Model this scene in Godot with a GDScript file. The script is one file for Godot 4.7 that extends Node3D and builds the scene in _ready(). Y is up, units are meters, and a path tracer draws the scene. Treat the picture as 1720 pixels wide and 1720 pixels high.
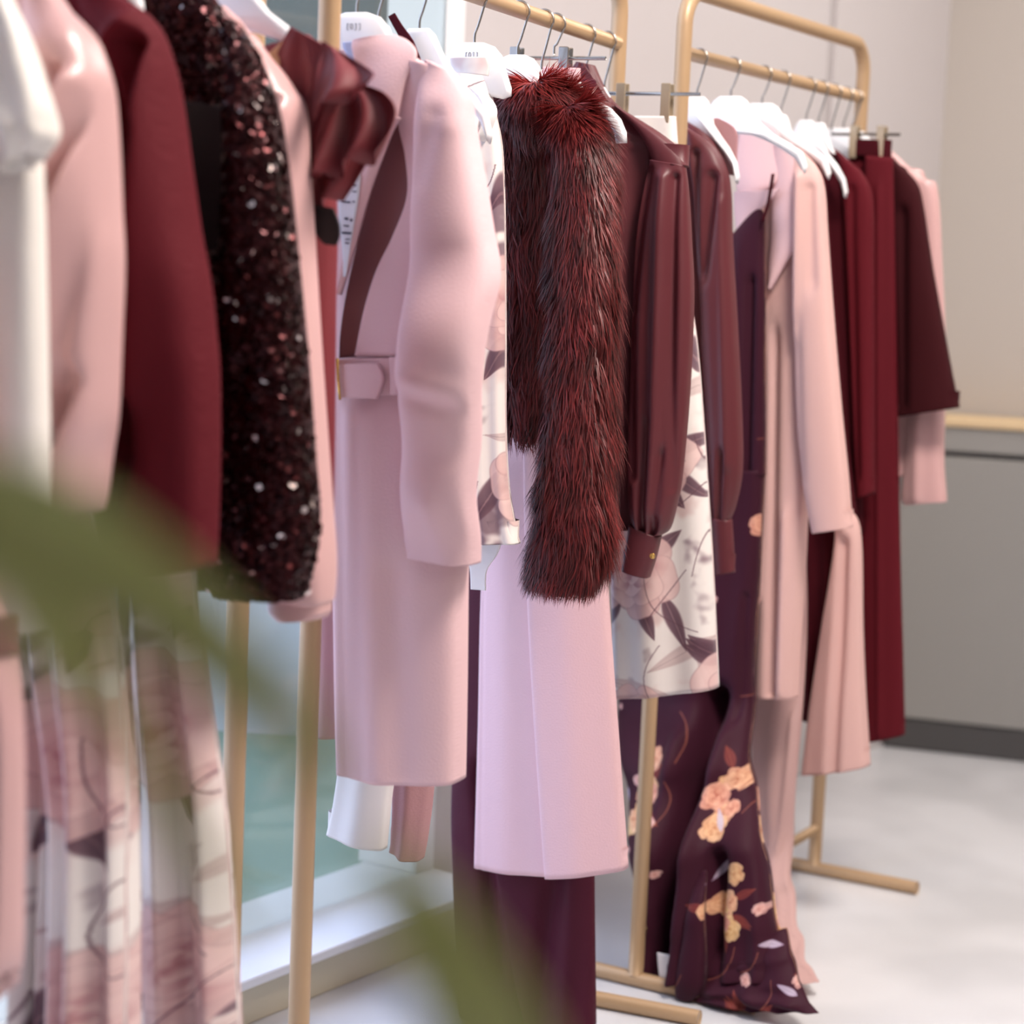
extends Node3D
# A boutique corner: three gold garment racks in a row along a shopfront window, hung with
# blush, burgundy and floral clothes; a counter behind, a leafy plant close to the lens.
# Every garment is lofted in its own upright frame: x runs along its hanger, y up, z towards the room.

var M := {}
var rng := RandomNumberGenerator.new()

# ---------------------------------------------------------------- naming
func thing(called: String, label: String, category: String, at := Vector3.ZERO, turn := 0.0, group := "") -> Node3D:
	var o := Node3D.new()
	o.name = numbered(called)
	add_child(o)
	o.position = at
	o.rotation.y = turn
	o.set_meta("label", label)
	o.set_meta("category", category)
	if group:
		o.set_meta("group", group)
	return o

func numbered(called: String) -> String:
	var n := called
	var k := 0
	while has_node(n):
		k += 1
		n = "%s_%03d" % [called, k]
	return n

func part(called: String, mesh: Mesh, m: Material, parent: Node3D, label := "") -> MeshInstance3D:
	var o := MeshInstance3D.new()
	o.mesh = mesh
	o.material_override = m
	var n := called
	var k := 0
	while parent.has_node(n):
		k += 1
		n = "%s_%03d" % [called, k]
	o.name = n
	parent.add_child(o, true)
	o.cast_shadow = GeometryInstance3D.SHADOW_CASTING_SETTING_ON
	if label:
		o.set_meta("label", label)
	return o

func struct(called: String, mesh: Mesh, m: Material, label: String, category: String) -> MeshInstance3D:
	var o := part(called, mesh, m, self, label)
	o.set_meta("category", category)
	o.set_meta("kind", "structure")
	return o

# ---------------------------------------------------------------- materials
func mat(albedo: Color, rough := 0.8, sheen := 0.0, metal := 0.0) -> StandardMaterial3D:
	var m := StandardMaterial3D.new()
	m.albedo_color = albedo
	m.roughness = rough
	m.metallic = metal
	m.cull_mode = BaseMaterial3D.CULL_DISABLED
	if sheen > 0.0:
		m.rim_enabled = true
		m.rim = sheen
		m.metallic_specular = 0.28 if rough > 0.55 else 0.45
		m.rim_tint = 0.9
	return m

func c8(r: int, g: int, b: int) -> Color:
	return Color(r / 255.0, g / 255.0, b / 255.0)

func noise_tex(freq: float, size := 256, as_normal := false, strength := 4.0, kind := FastNoiseLite.TYPE_SIMPLEX_SMOOTH) -> NoiseTexture2D:
	var n := FastNoiseLite.new()
	n.noise_type = kind
	n.frequency = freq
	n.seed = 7
	n.fractal_octaves = 3
	var t := NoiseTexture2D.new()
	t.width = size
	t.height = size
	t.seamless = true
	t.as_normal_map = as_normal
	t.bump_strength = strength
	t.noise = n
	return t

func weave(m: StandardMaterial3D, amount: float, per_metre := 9.0) -> StandardMaterial3D:
	m.normal_enabled = true
	m.normal_texture = M.weave_tex
	m.normal_scale = amount
	m.uv1_scale = Vector3(per_metre, per_metre, 1)
	return m

# ---------------------------------------------------------------- shapes
func cat(a: float, b: float, c: float, d: float, t: float) -> float:
	return 0.5 * (2.0 * b + (c - a) * t + (2.0 * a - 5.0 * b + 4.0 * c - d) * t * t + (3.0 * b - a - 3.0 * c + d) * t * t * t)

func along(v, t: float) -> float:
	if not v is Array:
		return v
	var f: float = t * (v.size() - 1)
	var k: int = mini(int(f), v.size() - 2)
	var w: float = f - k
	return lerpf(v[k], v[k + 1], w * w * (3.0 - 2.0 * w))

# Cloth between a left and a right edge given row by row (left x, left y, right x, right y).
# o.sheet gives its thickness; without it the cloth is a closed tube of half depth o.b.
func cloth(rows: Array, o := {}) -> Array:
	var n: int = rows.size() / 4
	var nu: int = o.get("nu", 64)
	var nv: int = o.get("nv", 90)
	var p: float = o.get("p", 0.6)
	var sheet: float = o.get("sheet", 0.0)
	var folds: Array = o.get("folds", [])
	var creases: Array = o.get("creases", [])
	var tilt: float = o.get("tilt", 0.0)
	var bulge = o.get("bulge", 0.0)
	var bb = o.get("b", 0.03)
	var zz = o.get("z", 0.0)
	var wave: float = o.get("wave", 0.0)
	var dip: float = o.get("dip", 0.0)
	var rough: float = o.get("rumple", 0.0)
	var noise := FastNoiseLite.new()
	noise.seed = o.get("seed", 1)
	noise.frequency = o.get("grain", 7.0)
	noise.fractal_octaves = 2
	var ring := PackedVector2Array()
	if sheet > 0.0:
		for i in nu + 1:
			ring.append(Vector2(-1.0 + 2.0 * i / nu, 1.0))
		for i in nu + 1:
			ring.append(Vector2(1.0 - 2.0 * i / nu, -1.0))
	else:
		for i in nu:
			var a := TAU * i / nu
			ring.append(Vector2(-cos(a), sin(a)))
	var rc := ring.size()
	var pts := PackedVector3Array()
	var uvs := PackedVector2Array()
	var extra_top := 1
	var open_hem: bool = sheet == 0.0 and o.get("hem", true)
	var extra_low := 2 if open_hem else 1
	var total := nv + 1 + extra_top + extra_low
	for jj in total:
		var j: int = clampi(jj - extra_top, 0, nv)
		var shrink := 1.0
		var lift := 0.0
		var squash := 1.0
		if jj < extra_top:
			squash = 0.02
			shrink = 0.97
		elif jj > extra_top + nv:
			if not open_hem:
				squash = 0.02
			else:
				squash = 0.82
				shrink = 0.97
				lift = 0.001 if jj == extra_top + nv + 1 else 0.03
		var t := float(j) / nv
		var f := t * (n - 1)
		var k: int = mini(int(f), n - 2)
		var w := f - k
		var e := [0.0, 0.0, 0.0, 0.0]
		for c in 4:
			var i1 := k * 4 + c
			e[c] = cat(rows[maxi(k - 1, 0) * 4 + c], rows[i1], rows[i1 + 4], rows[mini(k + 2, n - 1) * 4 + c], w)
		var b := along(bb, t)
		var z0 := along(zz, t)
		var bu := along(bulge, t)
		var mx: float = (e[0] + e[2]) * 0.5
		var hx: float = (e[2] - e[0]) * 0.5
		for i in rc:
			var s: float = ring[i].x
			var q: float = ring[i].y
			var u: float = mx + hx * s * shrink
			var y: float = lerpf(e[1], e[3], s * 0.5 + 0.5) + lift - dip * (1.0 - s * s) * t
			var wt := 1.0
			var z := z0 + tilt * s
			if sheet > 0.0:
				z += sheet * 0.5 * q * squash + bu * (1.0 - s * s)
			else:
				z += b * signf(q) * pow(absf(q), p) * squash
				wt = pow(absf(q), 0.8)
			var fold := 0.0
			for g in folds:
				var a: float = s * g[0] * PI + g[3] + 0.5 * sin(t * 2.3 + g[3] * 1.7)
				var sn := sin(a)
				var val: float = sn * (1.0 - absf(sn) * g[4]) if g.size() > 4 else sn
				fold += lerpf(g[1], g[2], t) * val
			if rough > 0.0:
				fold += rough * noise.get_noise_3d(u * 2.2, y * 0.8, q * 0.2)
			if q > 0.0 or sheet > 0.0:
				for g in creases:
					var ax: float = u - g[0]
					var ay: float = y - g[1]
					var dx: float = g[2] - g[0]
					var dy: float = g[3] - g[1]
					var h := clampf((ax * dx + ay * dy) / (dx * dx + dy * dy), 0.0, 1.0)
					var qx := ax - dx * h
					var qy := ay - dy * h
					var dd: float = (qx * qx + qy * qy) / (g[4] * g[4])
					if dd < 6.0:
						fold += g[5] * exp(-dd)
			z += fold * wt
			y += wave * fold * t
			pts.append(Vector3(u, y, z))
			uvs.append(Vector2(u + (0.37 if q < 0.0 else 0.0), -y))
	return [pts, uvs, rc, total]

func commit(g: Array) -> ArrayMesh:
	var st := SurfaceTool.new()
	st.begin(Mesh.PRIMITIVE_TRIANGLES)
	st.set_smooth_group(0)
	var pts: PackedVector3Array = g[0]
	var uvs: PackedVector2Array = g[1]
	for i in pts.size():
		st.set_uv(uvs[i])
		st.add_vertex(pts[i])
	var rc: int = g[2]
	for j in int(g[3]) - 1:
		for i in rc:
			var a := j * rc + i
			var b := j * rc + (i + 1) % rc
			st.add_index(a)
			st.add_index(b)
			st.add_index(a + rc)
			st.add_index(b)
			st.add_index(b + rc)
			st.add_index(a + rc)
	st.generate_normals()
	return st.commit()

func wear(parent: Node3D, called: String, rows: Array, m: Material, o := {}, label := "") -> Array:
	var g := cloth(rows, o)
	part(called, commit(g), m, parent, label)
	return g

func mirrored(rows: Array) -> Array:
	var r := []
	for k in rows.size() / 4:
		r.append_array([-rows[k * 4 + 2], rows[k * 4 + 3], -rows[k * 4], rows[k * 4 + 1]])
	return r

# A round bar swept along a path.
func bar(path: Array, radius: float, sides := 14, closed_ends := true) -> ArrayMesh:
	var st := SurfaceTool.new()
	st.begin(Mesh.PRIMITIVE_TRIANGLES)
	st.set_smooth_group(0)
	var n := path.size()
	var t0: Vector3 = (path[1] - path[0]).normalized()
	var side := t0.cross(Vector3.UP)
	if side.length() < 0.1:
		side = t0.cross(Vector3.RIGHT)
	side = side.normalized()
	for k in n:
		var t: Vector3 = (path[mini(k + 1, n - 1)] - path[maxi(k - 1, 0)]).normalized()
		side = (side - t * side.dot(t)).normalized()
		var up := side.cross(t)
		for i in sides:
			var a := TAU * i / sides
			st.set_uv(Vector2(float(i) / sides, k))
			st.add_vertex(path[k] + (side * cos(a) + up * sin(a)) * radius)
	for k in n - 1:
		for i in sides:
			var a := k * sides + i
			var b := k * sides + (i + 1) % sides
			for q in [a, b, a + sides, b, b + sides, a + sides]:
				st.add_index(q)
	if closed_ends:
		for k in [0, n - 1]:
			for i in range(1, sides - 1):
				for q in ([0, i, i + 1] if k == 0 else [0, i + 1, i]):
					st.add_index(k * sides + q)
	st.generate_normals()
	return st.commit()

func smooth(path: Array, steps := 8) -> Array:
	var r := []
	var n := path.size()
	for k in n - 1:
		for j in steps:
			var a: Vector3 = path[k]
			r.append(a.cubic_interpolate(path[k + 1], path[maxi(k - 1, 0)], path[mini(k + 2, n - 1)], float(j) / steps))
	r.append(path[n - 1])
	return r

# A box with chamfered edges.
func slab(size: Vector3, bevel := 0.004, centre := Vector3.ZERO) -> ArrayMesh:
	var st := SurfaceTool.new()
	st.begin(Mesh.PRIMITIVE_TRIANGLES)
	st.set_smooth_group(-1)
	var h := size * 0.5
	var pts := []
	for sx in [-1, 1]:
		for sy in [-1, 1]:
			for sz in [-1, 1]:
				var s := Vector3(sx, sy, sz)
				pts.append_array([s * Vector3(h.x, h.y - bevel, h.z - bevel), s * Vector3(h.x - bevel, h.y, h.z - bevel), s * Vector3(h.x - bevel, h.y - bevel, h.z)])
	var id := func(x: int, y: int, z: int, a: int) -> int: return ((x * 2 + y) * 2 + z) * 3 + a
	var quads := []
	for d in 2:
		quads.append([id.call(d, 0, 0, 0), id.call(d, 1, 0, 0), id.call(d, 1, 1, 0), id.call(d, 0, 1, 0)])
		quads.append([id.call(0, d, 0, 1), id.call(1, d, 0, 1), id.call(1, d, 1, 1), id.call(0, d, 1, 1)])
		quads.append([id.call(0, 0, d, 2), id.call(1, 0, d, 2), id.call(1, 1, d, 2), id.call(0, 1, d, 2)])
	for a in 2:
		for b in 2:
			quads.append([id.call(a, b, 0, 0), id.call(a, b, 1, 0), id.call(a, b, 1, 1), id.call(a, b, 0, 1)])
			quads.append([id.call(a, 0, b, 0), id.call(a, 1, b, 0), id.call(a, 1, b, 2), id.call(a, 0, b, 2)])
			quads.append([id.call(0, a, b, 1), id.call(1, a, b, 1), id.call(1, a, b, 2), id.call(0, a, b, 2)])
	var tris := []
	for q in quads:
		tris.append([q[0], q[1], q[2]])
		tris.append([q[0], q[2], q[3]])
	for x in 2:
		for y in 2:
			for z in 2:
				tris.append([id.call(x, y, z, 0), id.call(x, y, z, 1), id.call(x, y, z, 2)])
	for t in tris:
		var a: Vector3 = pts[t[0]]
		var b: Vector3 = pts[t[1]]
		var c: Vector3 = pts[t[2]]
		var out := (a + b + c).dot((b - a).cross(c - a)) > 0.0
		for v in ([a, c, b] if out else [a, b, c]):
			st.set_uv(Vector2(v.x + v.z, v.y))
			st.add_vertex(v + centre)
	st.generate_normals()
	return st.commit()

# A flat outline given thickness, with a rounded rim; bend pushes its ends forward.
func plate(given: PackedVector2Array, thick: float, rim := 0.002, bend := 0.0) -> ArrayMesh:
	var outline := given.duplicate()
	var n := outline.size()
	var area := 0.0
	for i in n:
		area += outline[i].cross(outline[(i + 1) % n])
	if area < 0.0:
		outline.reverse()
	var inset := PackedVector2Array()
	for i in n:
		var e := (outline[(i + 1) % n] - outline[(i + n - 1) % n]).normalized()
		inset.append(outline[i] + Vector2(-e.y, e.x) * rim)
	var st := SurfaceTool.new()
	st.begin(Mesh.PRIMITIVE_TRIANGLES)
	st.set_smooth_group(0)
	for layer in [[inset, thick * 0.5], [outline, thick * 0.5 - rim], [outline, rim - thick * 0.5], [inset, -thick * 0.5]]:
		for p in layer[0]:
			st.set_uv(p)
			st.add_vertex(Vector3(p.x, p.y, layer[1] + bend * p.x * p.x))
	for k in 3:
		for i in n:
			var a := k * n + i
			var b := k * n + (i + 1) % n
			for q in [a, b, a + n, b, b + n, a + n]:
				st.add_index(q)
	var tri := Geometry2D.triangulate_polygon(outline)
	for i in tri.size() / 3:
		var t := [tri[i * 3], tri[i * 3 + 1], tri[i * 3 + 2]]
		if (outline[t[1]] - outline[t[0]]).cross(outline[t[2]] - outline[t[0]]) > 0.0:
			t.reverse()
		for q in 3:
			st.add_index(t[q])
		for q in 3:
			st.add_index(3 * n + t[2 - q])
	st.generate_normals()
	return st.commit()

func turned(profile: Array, sides := 40) -> ArrayMesh:
	var st := SurfaceTool.new()
	st.begin(Mesh.PRIMITIVE_TRIANGLES)
	st.set_smooth_group(0)
	for p in profile:
		for i in sides:
			var a := TAU * i / sides
			st.set_uv(Vector2(float(i) / sides, p.y))
			st.add_vertex(Vector3(p.x * cos(a), p.y, p.x * sin(a)))
	for k in profile.size() - 1:
		for i in sides:
			var a := k * sides + i
			var b := k * sides + (i + 1) % sides
			for q in [a, b, a + sides, b, b + sides, a + sides]:
				st.add_index(q)
	st.generate_normals()
	return st.commit()

# ---------------------------------------------------------------- prints
func ink(im: Image, x: int, y: int, c: Color, a: float) -> void:
	var w := im.get_width()
	var h := im.get_height()
	x = posmod(x, w)
	y = posmod(y, h)
	im.set_pixel(x, y, im.get_pixel(x, y).lerp(c, clampf(a, 0.0, 1.0)))

func paint_petal(im: Image, c: Vector2, heart: Vector2, rx: float, ry: float, pale: Color, deep: Color, edge: Color, a: float) -> void:
	var turn := (c - heart).angle()
	var n := int(maxf(rx, ry)) + 2
	var cs := cos(turn)
	var sn := sin(turn)
	var wob := rng.randf() * TAU
	for y in range(-n, n + 1):
		for x in range(-n, n + 1):
			var l := (x * cs + y * sn) / rx
			var w := (-x * sn + y * cs) / ry
			var d := sqrt(l * l + w * w) + 0.07 * sin(atan2(w, l) * 4.0 + wob)
			if d > 1.0:
				continue
			var k := deep.lerp(pale, smoothstep(-0.9, 0.55, l + 0.12 * sin(w * 9.0 + wob)))
			k = k.lerp(edge, 0.55 * smoothstep(0.9, 1.0, d) * smoothstep(-0.4, 0.6, l))
			ink(im, int(c.x) + x, int(c.y) + y, k, a * smoothstep(1.0, 0.93, d))

func paint_rose(im: Image, cx: int, cy: int, r: int, pale: Color, deep: Color, edge: Color, turn: float, a := 0.9) -> void:
	var heart := Vector2(cx, cy)
	for ring in [[0.62, 6, 0.46, 0.5], [0.42, 5, 0.36, 0.4], [0.24, 4, 0.26, 0.3], [0.1, 3, 0.15, 0.18]]:
		for k in ring[1]:
			var th: float = turn + TAU * k / ring[1] + rng.randf_range(-0.3, 0.3) + ring[0] * 3.0
			var q := rng.randf_range(0.9, 1.12)
			paint_petal(im, heart + Vector2(cos(th), sin(th) * 0.95) * r * ring[0], heart, r * ring[2] * q, r * ring[3] * q, pale.lerp(deep, rng.randf() * 0.25), deep, edge, a)

func paint_leaf(im: Image, cx: int, cy: int, length: int, wide: int, turn: float, c: Color, vein: Color) -> void:
	var cs := cos(turn)
	var sn := sin(turn)
	for y in range(-length, length + 1):
		for x in range(-length, length + 1):
			var l := (x * cs + y * sn) / length
			var w := (-x * sn + y * cs) / wide
			if absf(l) > 1.0:
				continue
			var lim := (1.0 - l * l) * (1.0 - 0.35 * l)
			if absf(w) > lim:
				continue
			var k := c.lerp(vein, 0.5 * smoothstep(0.0, lim + 0.01, absf(w)))
			if absf(w) < 0.07:
				k = vein
			ink(im, cx + x, cy + y, k, 0.85 * smoothstep(lim, lim * 0.7, absf(w)))

func paint_stem(im: Image, a: Vector2, b: Vector2, bow: float, c: Color, wide: float) -> void:
	var side := (b - a).orthogonal() * bow
	var n := int(a.distance_to(b) * 1.3)
	for k in n:
		var t := float(k) / n
		var p := a.lerp(b, t) + side * sin(t * PI)
		for dy in range(-2, 3):
			for dx in range(-2, 3):
				var d := Vector2(dx, dy).length()
				if d < wide + 0.7:
					ink(im, int(p.x) + dx, int(p.y) + dy, c, clampf(wide + 0.7 - d, 0.0, 1.0) * 0.8)

func print_light() -> ImageTexture:
	rng.seed = 11
	var s := 512
	var im := Image.create(s, s, false, Image.FORMAT_RGB8)
	im.fill(c8(232, 224, 218))
	var pale := c8(228, 196, 190)
	var deep := c8(176, 122, 124)
	var plum := c8(78, 48, 62)
	var wash := FastNoiseLite.new()
	wash.seed = 31
	wash.frequency = 0.0065
	wash.fractal_octaves = 4
	for y in s:
		for x in s:
			# four-way blend keeps the repeat seamless
			var fx := float(x) / s
			var fy := float(y) / s
			var v := lerpf(lerpf(wash.get_noise_2d(x, y), wash.get_noise_2d(x - s, y), fx), lerpf(wash.get_noise_2d(x, y - s), wash.get_noise_2d(x - s, y - s), fx), fy)
			var c := im.get_pixel(x, y).lerp(c8(206, 170, 166), smoothstep(0.05, 0.3, v) * 0.6)
			c = c.lerp(c8(98, 70, 82), smoothstep(0.16, 0.34, -v) * 0.75)
			im.set_pixel(x, y, c)
	for k in 9:
		paint_leaf(im, rng.randi() % s, rng.randi() % s, 62 + rng.randi() % 30, 17, rng.randf() * TAU, c8(206, 184, 180), c8(184, 160, 158))
	for k in 11:
		paint_leaf(im, rng.randi() % s, rng.randi() % s, 44 + rng.randi() % 26, 18, rng.randf() * TAU, plum, c8(120, 86, 94))
	for q in [[110, 120, 92], [360, 300, 104], [150, 410, 78], [430, 70, 66]]:
		for k in 3:
			var a := rng.randf() * TAU
			paint_leaf(im, q[0] + int(cos(a) * q[2]), q[1] + int(sin(a) * q[2]), 46, 18, a, plum, c8(110, 76, 84))
		paint_rose(im, q[0], q[1], q[2], pale, deep, c8(120, 74, 84), rng.randf() * TAU)
	for k in 16:
		var a := Vector2(rng.randi() % s, rng.randi() % s)
		paint_stem(im, a, a + Vector2(rng.randf_range(-120, 120), rng.randf_range(40, 150)), rng.randf_range(-0.3, 0.3), c8(96, 62, 72), 0.5)
	return ImageTexture.create_from_image(im)

func print_dark() -> ImageTexture:
	rng.seed = 23
	var s := 512
	var im := Image.create(s, s, false, Image.FORMAT_RGB8)
	im.fill(c8(56, 17, 34))
	for q in [[118, 130], [360, 356], [250, 22], [160, 330], [440, 180]]:
		for k in 5:
			var a := rng.randf() * TAU
			paint_leaf(im, q[0] + int(cos(a) * 46), q[1] + int(sin(a) * 60), 24, 9, a, c8(112, 46, 46), c8(150, 80, 60))
		for k in 9:
			var a := rng.randf() * TAU
			var d := rng.randf_range(0, 52)
			var tone := rng.randf()
			paint_rose(im, q[0] + int(cos(a) * d * 0.7), q[1] + int(sin(a) * d * 1.4), 13 + rng.randi() % 12, c8(236, 206, 150).lerp(c8(226, 170, 150), tone), c8(196, 136, 74).lerp(c8(150, 66, 62), tone), c8(120, 50, 50), rng.randf() * TAU)
	for k in 14:
		paint_rose(im, rng.randi() % s, rng.randi() % s, 6 + rng.randi() % 7, c8(226, 190, 180), c8(170, 96, 90), c8(110, 50, 60), rng.randf() * TAU, 0.8)
	for k in 8:
		paint_leaf(im, rng.randi() % s, rng.randi() % s, 22, 7, rng.randf() * TAU, c8(214, 206, 220), c8(170, 150, 180))
	for k in 10:
		var a := Vector2(rng.randi() % s, rng.randi() % s)
		paint_stem(im, a, a + Vector2(rng.randf_range(-50, 50), rng.randf_range(30, 90)), 0.2, c8(150, 90, 70), 0.7)
	return ImageTexture.create_from_image(im)


# ---------------------------------------------------------------- racks and hangers
const RAIL := 1.4915

func rack(at: Vector3, turn: float, length: float, label: String, low_rail := false) -> void:
	# frame local: x from near post to far post
	var t := thing("garment_rack", label, "clothes rack", at, turn, "gold garment racks")
	var path := []
	path.append(Vector3(0, 0.02, 0))
	for k in 12:
		path.append(Vector3(0, 0.1 + 1.4 * k / 11.0, 0))
	for k in range(0, 9):
		var a := PI - k * PI / 16
		path.append(Vector3(0.055 + 0.055 * cos(a), 1.5325 + 0.055 * sin(a), 0))
	for k in range(8, -1, -1):
		var a := k * PI / 16
		path.append(Vector3(length - 0.055 + 0.055 * cos(a), 1.5325 + 0.055 * sin(a), 0))
	for k in 12:
		path.append(Vector3(length, 1.5 - 1.4 * k / 11.0, 0))
	path.append(Vector3(length, 0.02, 0))
	part("frame", bar(path, 0.0125, 18), M.gold, t)
	part("hanging_rail", bar([Vector3(0.008, RAIL, 0), Vector3(length * 0.5, RAIL, 0), Vector3(length - 0.008, RAIL, 0)], 0.0105, 18), M.gold, t)
	if low_rail:
		part("bottom_rail", bar([Vector3(0.008, 0.092, 0), Vector3(length * 0.5, 0.092, 0), Vector3(length - 0.008, 0.092, 0)], 0.0095, 16), M.gold, t)
	for x in [0.0, length]:
		part("foot", bar([Vector3(x, 0.0125, -0.2), Vector3(x, 0.0125, -0.198), Vector3(x, 0.0125, 0), Vector3(x, 0.0125, 0.208), Vector3(x, 0.0125, 0.21)], 0.0125, 18), M.gold, t)

func hook_path(low: float) -> Array:
	var r := 0.0145
	var cy := 0.0118 - r
	var p := [Vector3(0, low, 0), Vector3(0, low + 0.012, 0), Vector3(0.004, low * 0.55 - 0.004, 0)]
	for k in 11:
		var a := deg_to_rad(-35 + k * 22)
		p.append(Vector3(r * cos(a), cy + r * sin(a), 0))
	return smooth(p, 4)

# White flat hanger; the origin is the rail's centre line.
func hanger(where: Vector3, turn: float, label: String, reach := 0.205, drop := 0.0, marked := false, low := -0.058, wide := 1.0) -> Node3D:
	var t := thing("clothes_hanger", label, "hanger", where, turn, "white hangers")
	var half := [Vector2(0.026 * wide, 0), Vector2(0.042 * wide, -0.007), Vector2(0.058 * wide, -0.022), Vector2(0.08, -0.042), Vector2(0.115, -0.06), Vector2(0.155, -0.078 - drop * 0.4), Vector2(0.19, -0.1 - drop), Vector2(0.205, -0.122 - drop), Vector2(0.2, -0.134 - drop), Vector2(0.19, -0.126 - drop), Vector2(0.174, -0.108 - drop * 0.8), Vector2(0.135, -0.086 - drop * 0.3), Vector2(0.095, -0.07), Vector2(0.06, -0.062), Vector2(0.03, -0.06)]
	if reach < 0.06:                          # arms hidden inside the garment: only the domed middle and its stubs
		half = [Vector2(0.012, 0), Vector2(0.026, -0.005), Vector2(0.036, -0.016), Vector2(0.042, -0.034), Vector2(0.05, -0.056), Vector2(0.05, -0.066), Vector2(0.04, -0.07), Vector2(0.02, -0.066)]
	var scale_x := wide if reach < 0.06 else reach / 0.205
	var outline := PackedVector2Array()
	for p in half:
		outline.append(Vector2(p.x * scale_x, p.y + low))
	half.reverse()
	for p in half:
		outline.append(Vector2(-p.x * scale_x, p.y + low))
	part("body", plate(outline, 0.013, 0.004), M.white_plastic, t)
	part("hook", bar(hook_path(low - 0.002), 0.0016, 10), M.chrome, t)
	if marked:
		var mk := StandardMaterial3D.new()
		mk = M.mark
		var tm := TextMesh.new()
		tm.text = "[0]]"
		tm.font = M.font
		tm.font_size = 20
		tm.pixel_size = 0.00042
		tm.depth = 0.0006
		var o := part("printed_mark", tm, mk, t, "small grey printed mark on the white hanger")
		o.position = Vector3(0.0, low - 0.016, 0.0068)
	return t

func clip_hanger(where: Vector3, turn: float, label: String, rod_y: float, rod_from: float, rod_to: float, clips: Array, clip_mat: Material) -> Node3D:
	var t := thing("clip_hanger", label, "hanger", where, turn, "clip hangers")
	part("rod", bar([Vector3(rod_from, rod_y, 0), Vector3(0, rod_y, 0), Vector3(rod_to, rod_y, 0)], 0.0028, 10), M.chrome, t)
	part("hook", bar(hook_path(rod_y + 0.004), 0.0016, 10), M.chrome, t)
	for x in clips:
		var c := part("clip", slab(Vector3(0.0145, 0.058, 0.003), 0.001, Vector3(x, rod_y - 0.014, 0.0085)), clip_mat, t)
		part("back_jaw", slab(Vector3(0.0145, 0.058, 0.003), 0.001, Vector3(x, rod_y - 0.014, -0.0085)), clip_mat, c)
		var ring := []
		for k in 13:
			ring.append(Vector3(x - 0.006 + 0.001 * k, rod_y + 0.008 + 0.007 * cos(TAU * k / 8.0), 0.007 * sin(TAU * k / 8.0)))
		part("spring", bar(ring, 0.0011, 6), M.chrome, c)
	return t

# ---------------------------------------------------------------- loose fibres
func fur(parent: Node3D, called: String, g: Array, count: int, longest: float, front_only := true, red := 0.6) -> void:
	var st := SurfaceTool.new()
	st.begin(Mesh.PRIMITIVE_TRIANGLES)
	st.set_smooth_group(0)
	var w := [0.0007, 0.0008, 0.0006, 0.0]
	for k in 4:
		var y := k / 3.0
		var z := 0.28 * y * y
		st.add_vertex(Vector3(-w[k], y, z))
		st.add_vertex(Vector3(w[k], y, z))
	for k in 3:
		for q in [k * 2, k * 2 + 2, k * 2 + 1, k * 2 + 1, k * 2 + 2, k * 2 + 3]:
			st.add_index(q)
	st.generate_normals()
	var mm := MultiMesh.new()
	mm.transform_format = MultiMesh.TRANSFORM_3D
	mm.use_colors = true
	mm.mesh = st.commit()
	mm.instance_count = count
	var pts: PackedVector3Array = g[0]
	var rc: int = g[2]
	var rows: int = g[3] - 3
	var clump := FastNoiseLite.new()
	clump.frequency = 14.0
	clump.seed = 5
	for k in count:
		var i := 0
		if front_only:
			i = int(rng.randf_range(0.0, 0.56) * rc) % rc
		else:
			i = rng.randi() % rc
		var j := 1 + rng.randi() % rows
		var a := pts[j * rc + i]
		var b := pts[j * rc + (i + 1) % rc]
		var c := pts[(j + 1) * rc + i]
		var nrm := -(b - a).cross(c - a)
		if nrm.length() < 1e-9:
			nrm = Vector3(0, 0.3, 1)
		nrm = nrm.normalized()
		var at := a + (b - a) * rng.randf() + (c - a) * rng.randf()
		var down := (c - a).normalized()
		var cl := clump.get_noise_3d(at.x * 2.0, at.y * 0.8, at.z)
		var sway := Vector3(rng.randf_range(-1, 1), rng.randf_range(-0.4, 0.5), rng.randf_range(-1, 1)) * 0.33
		sway.x += cl * 0.7
		var top := clampf(1.0 - float(j) / rows * 6.0, 0.0, 1.0)
		var dir := (down * (1.0 - 0.75 * top) + nrm * (0.42 + 0.5 * top) + sway).normalized()
		var side := dir.cross(nrm)
		if side.length() < 0.05:
			side = dir.cross(Vector3.RIGHT)
		side = side.normalized()
		var out := side.cross(dir)
		var l := longest * rng.randf_range(0.55, 1.1)
		_put(mm, k, Transform3D(Basis(side, dir * l, -out * l), at))
		var v := rng.randf()
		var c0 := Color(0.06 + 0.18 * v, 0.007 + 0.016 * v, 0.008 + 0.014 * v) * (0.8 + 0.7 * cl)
		mm.set_instance_color(k, c0.lerp(Color(0.36, 0.032, 0.026), red * clampf(1.2 - float(j) / rows * 7.0, 0.0, 1.0)))  # upper strands coloured brighter red, painting in light through the fringe
	var o := MultiMeshInstance3D.new()
	o.name = called
	o.multimesh = mm
	o.material_override = M.fur_hair
	o.set_meta("kind", "stuff")
	parent.add_child(o, true)

func _put(mm: MultiMesh, k: int, t: Transform3D) -> void:
	mm.set_instance_transform(k, t)

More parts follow.
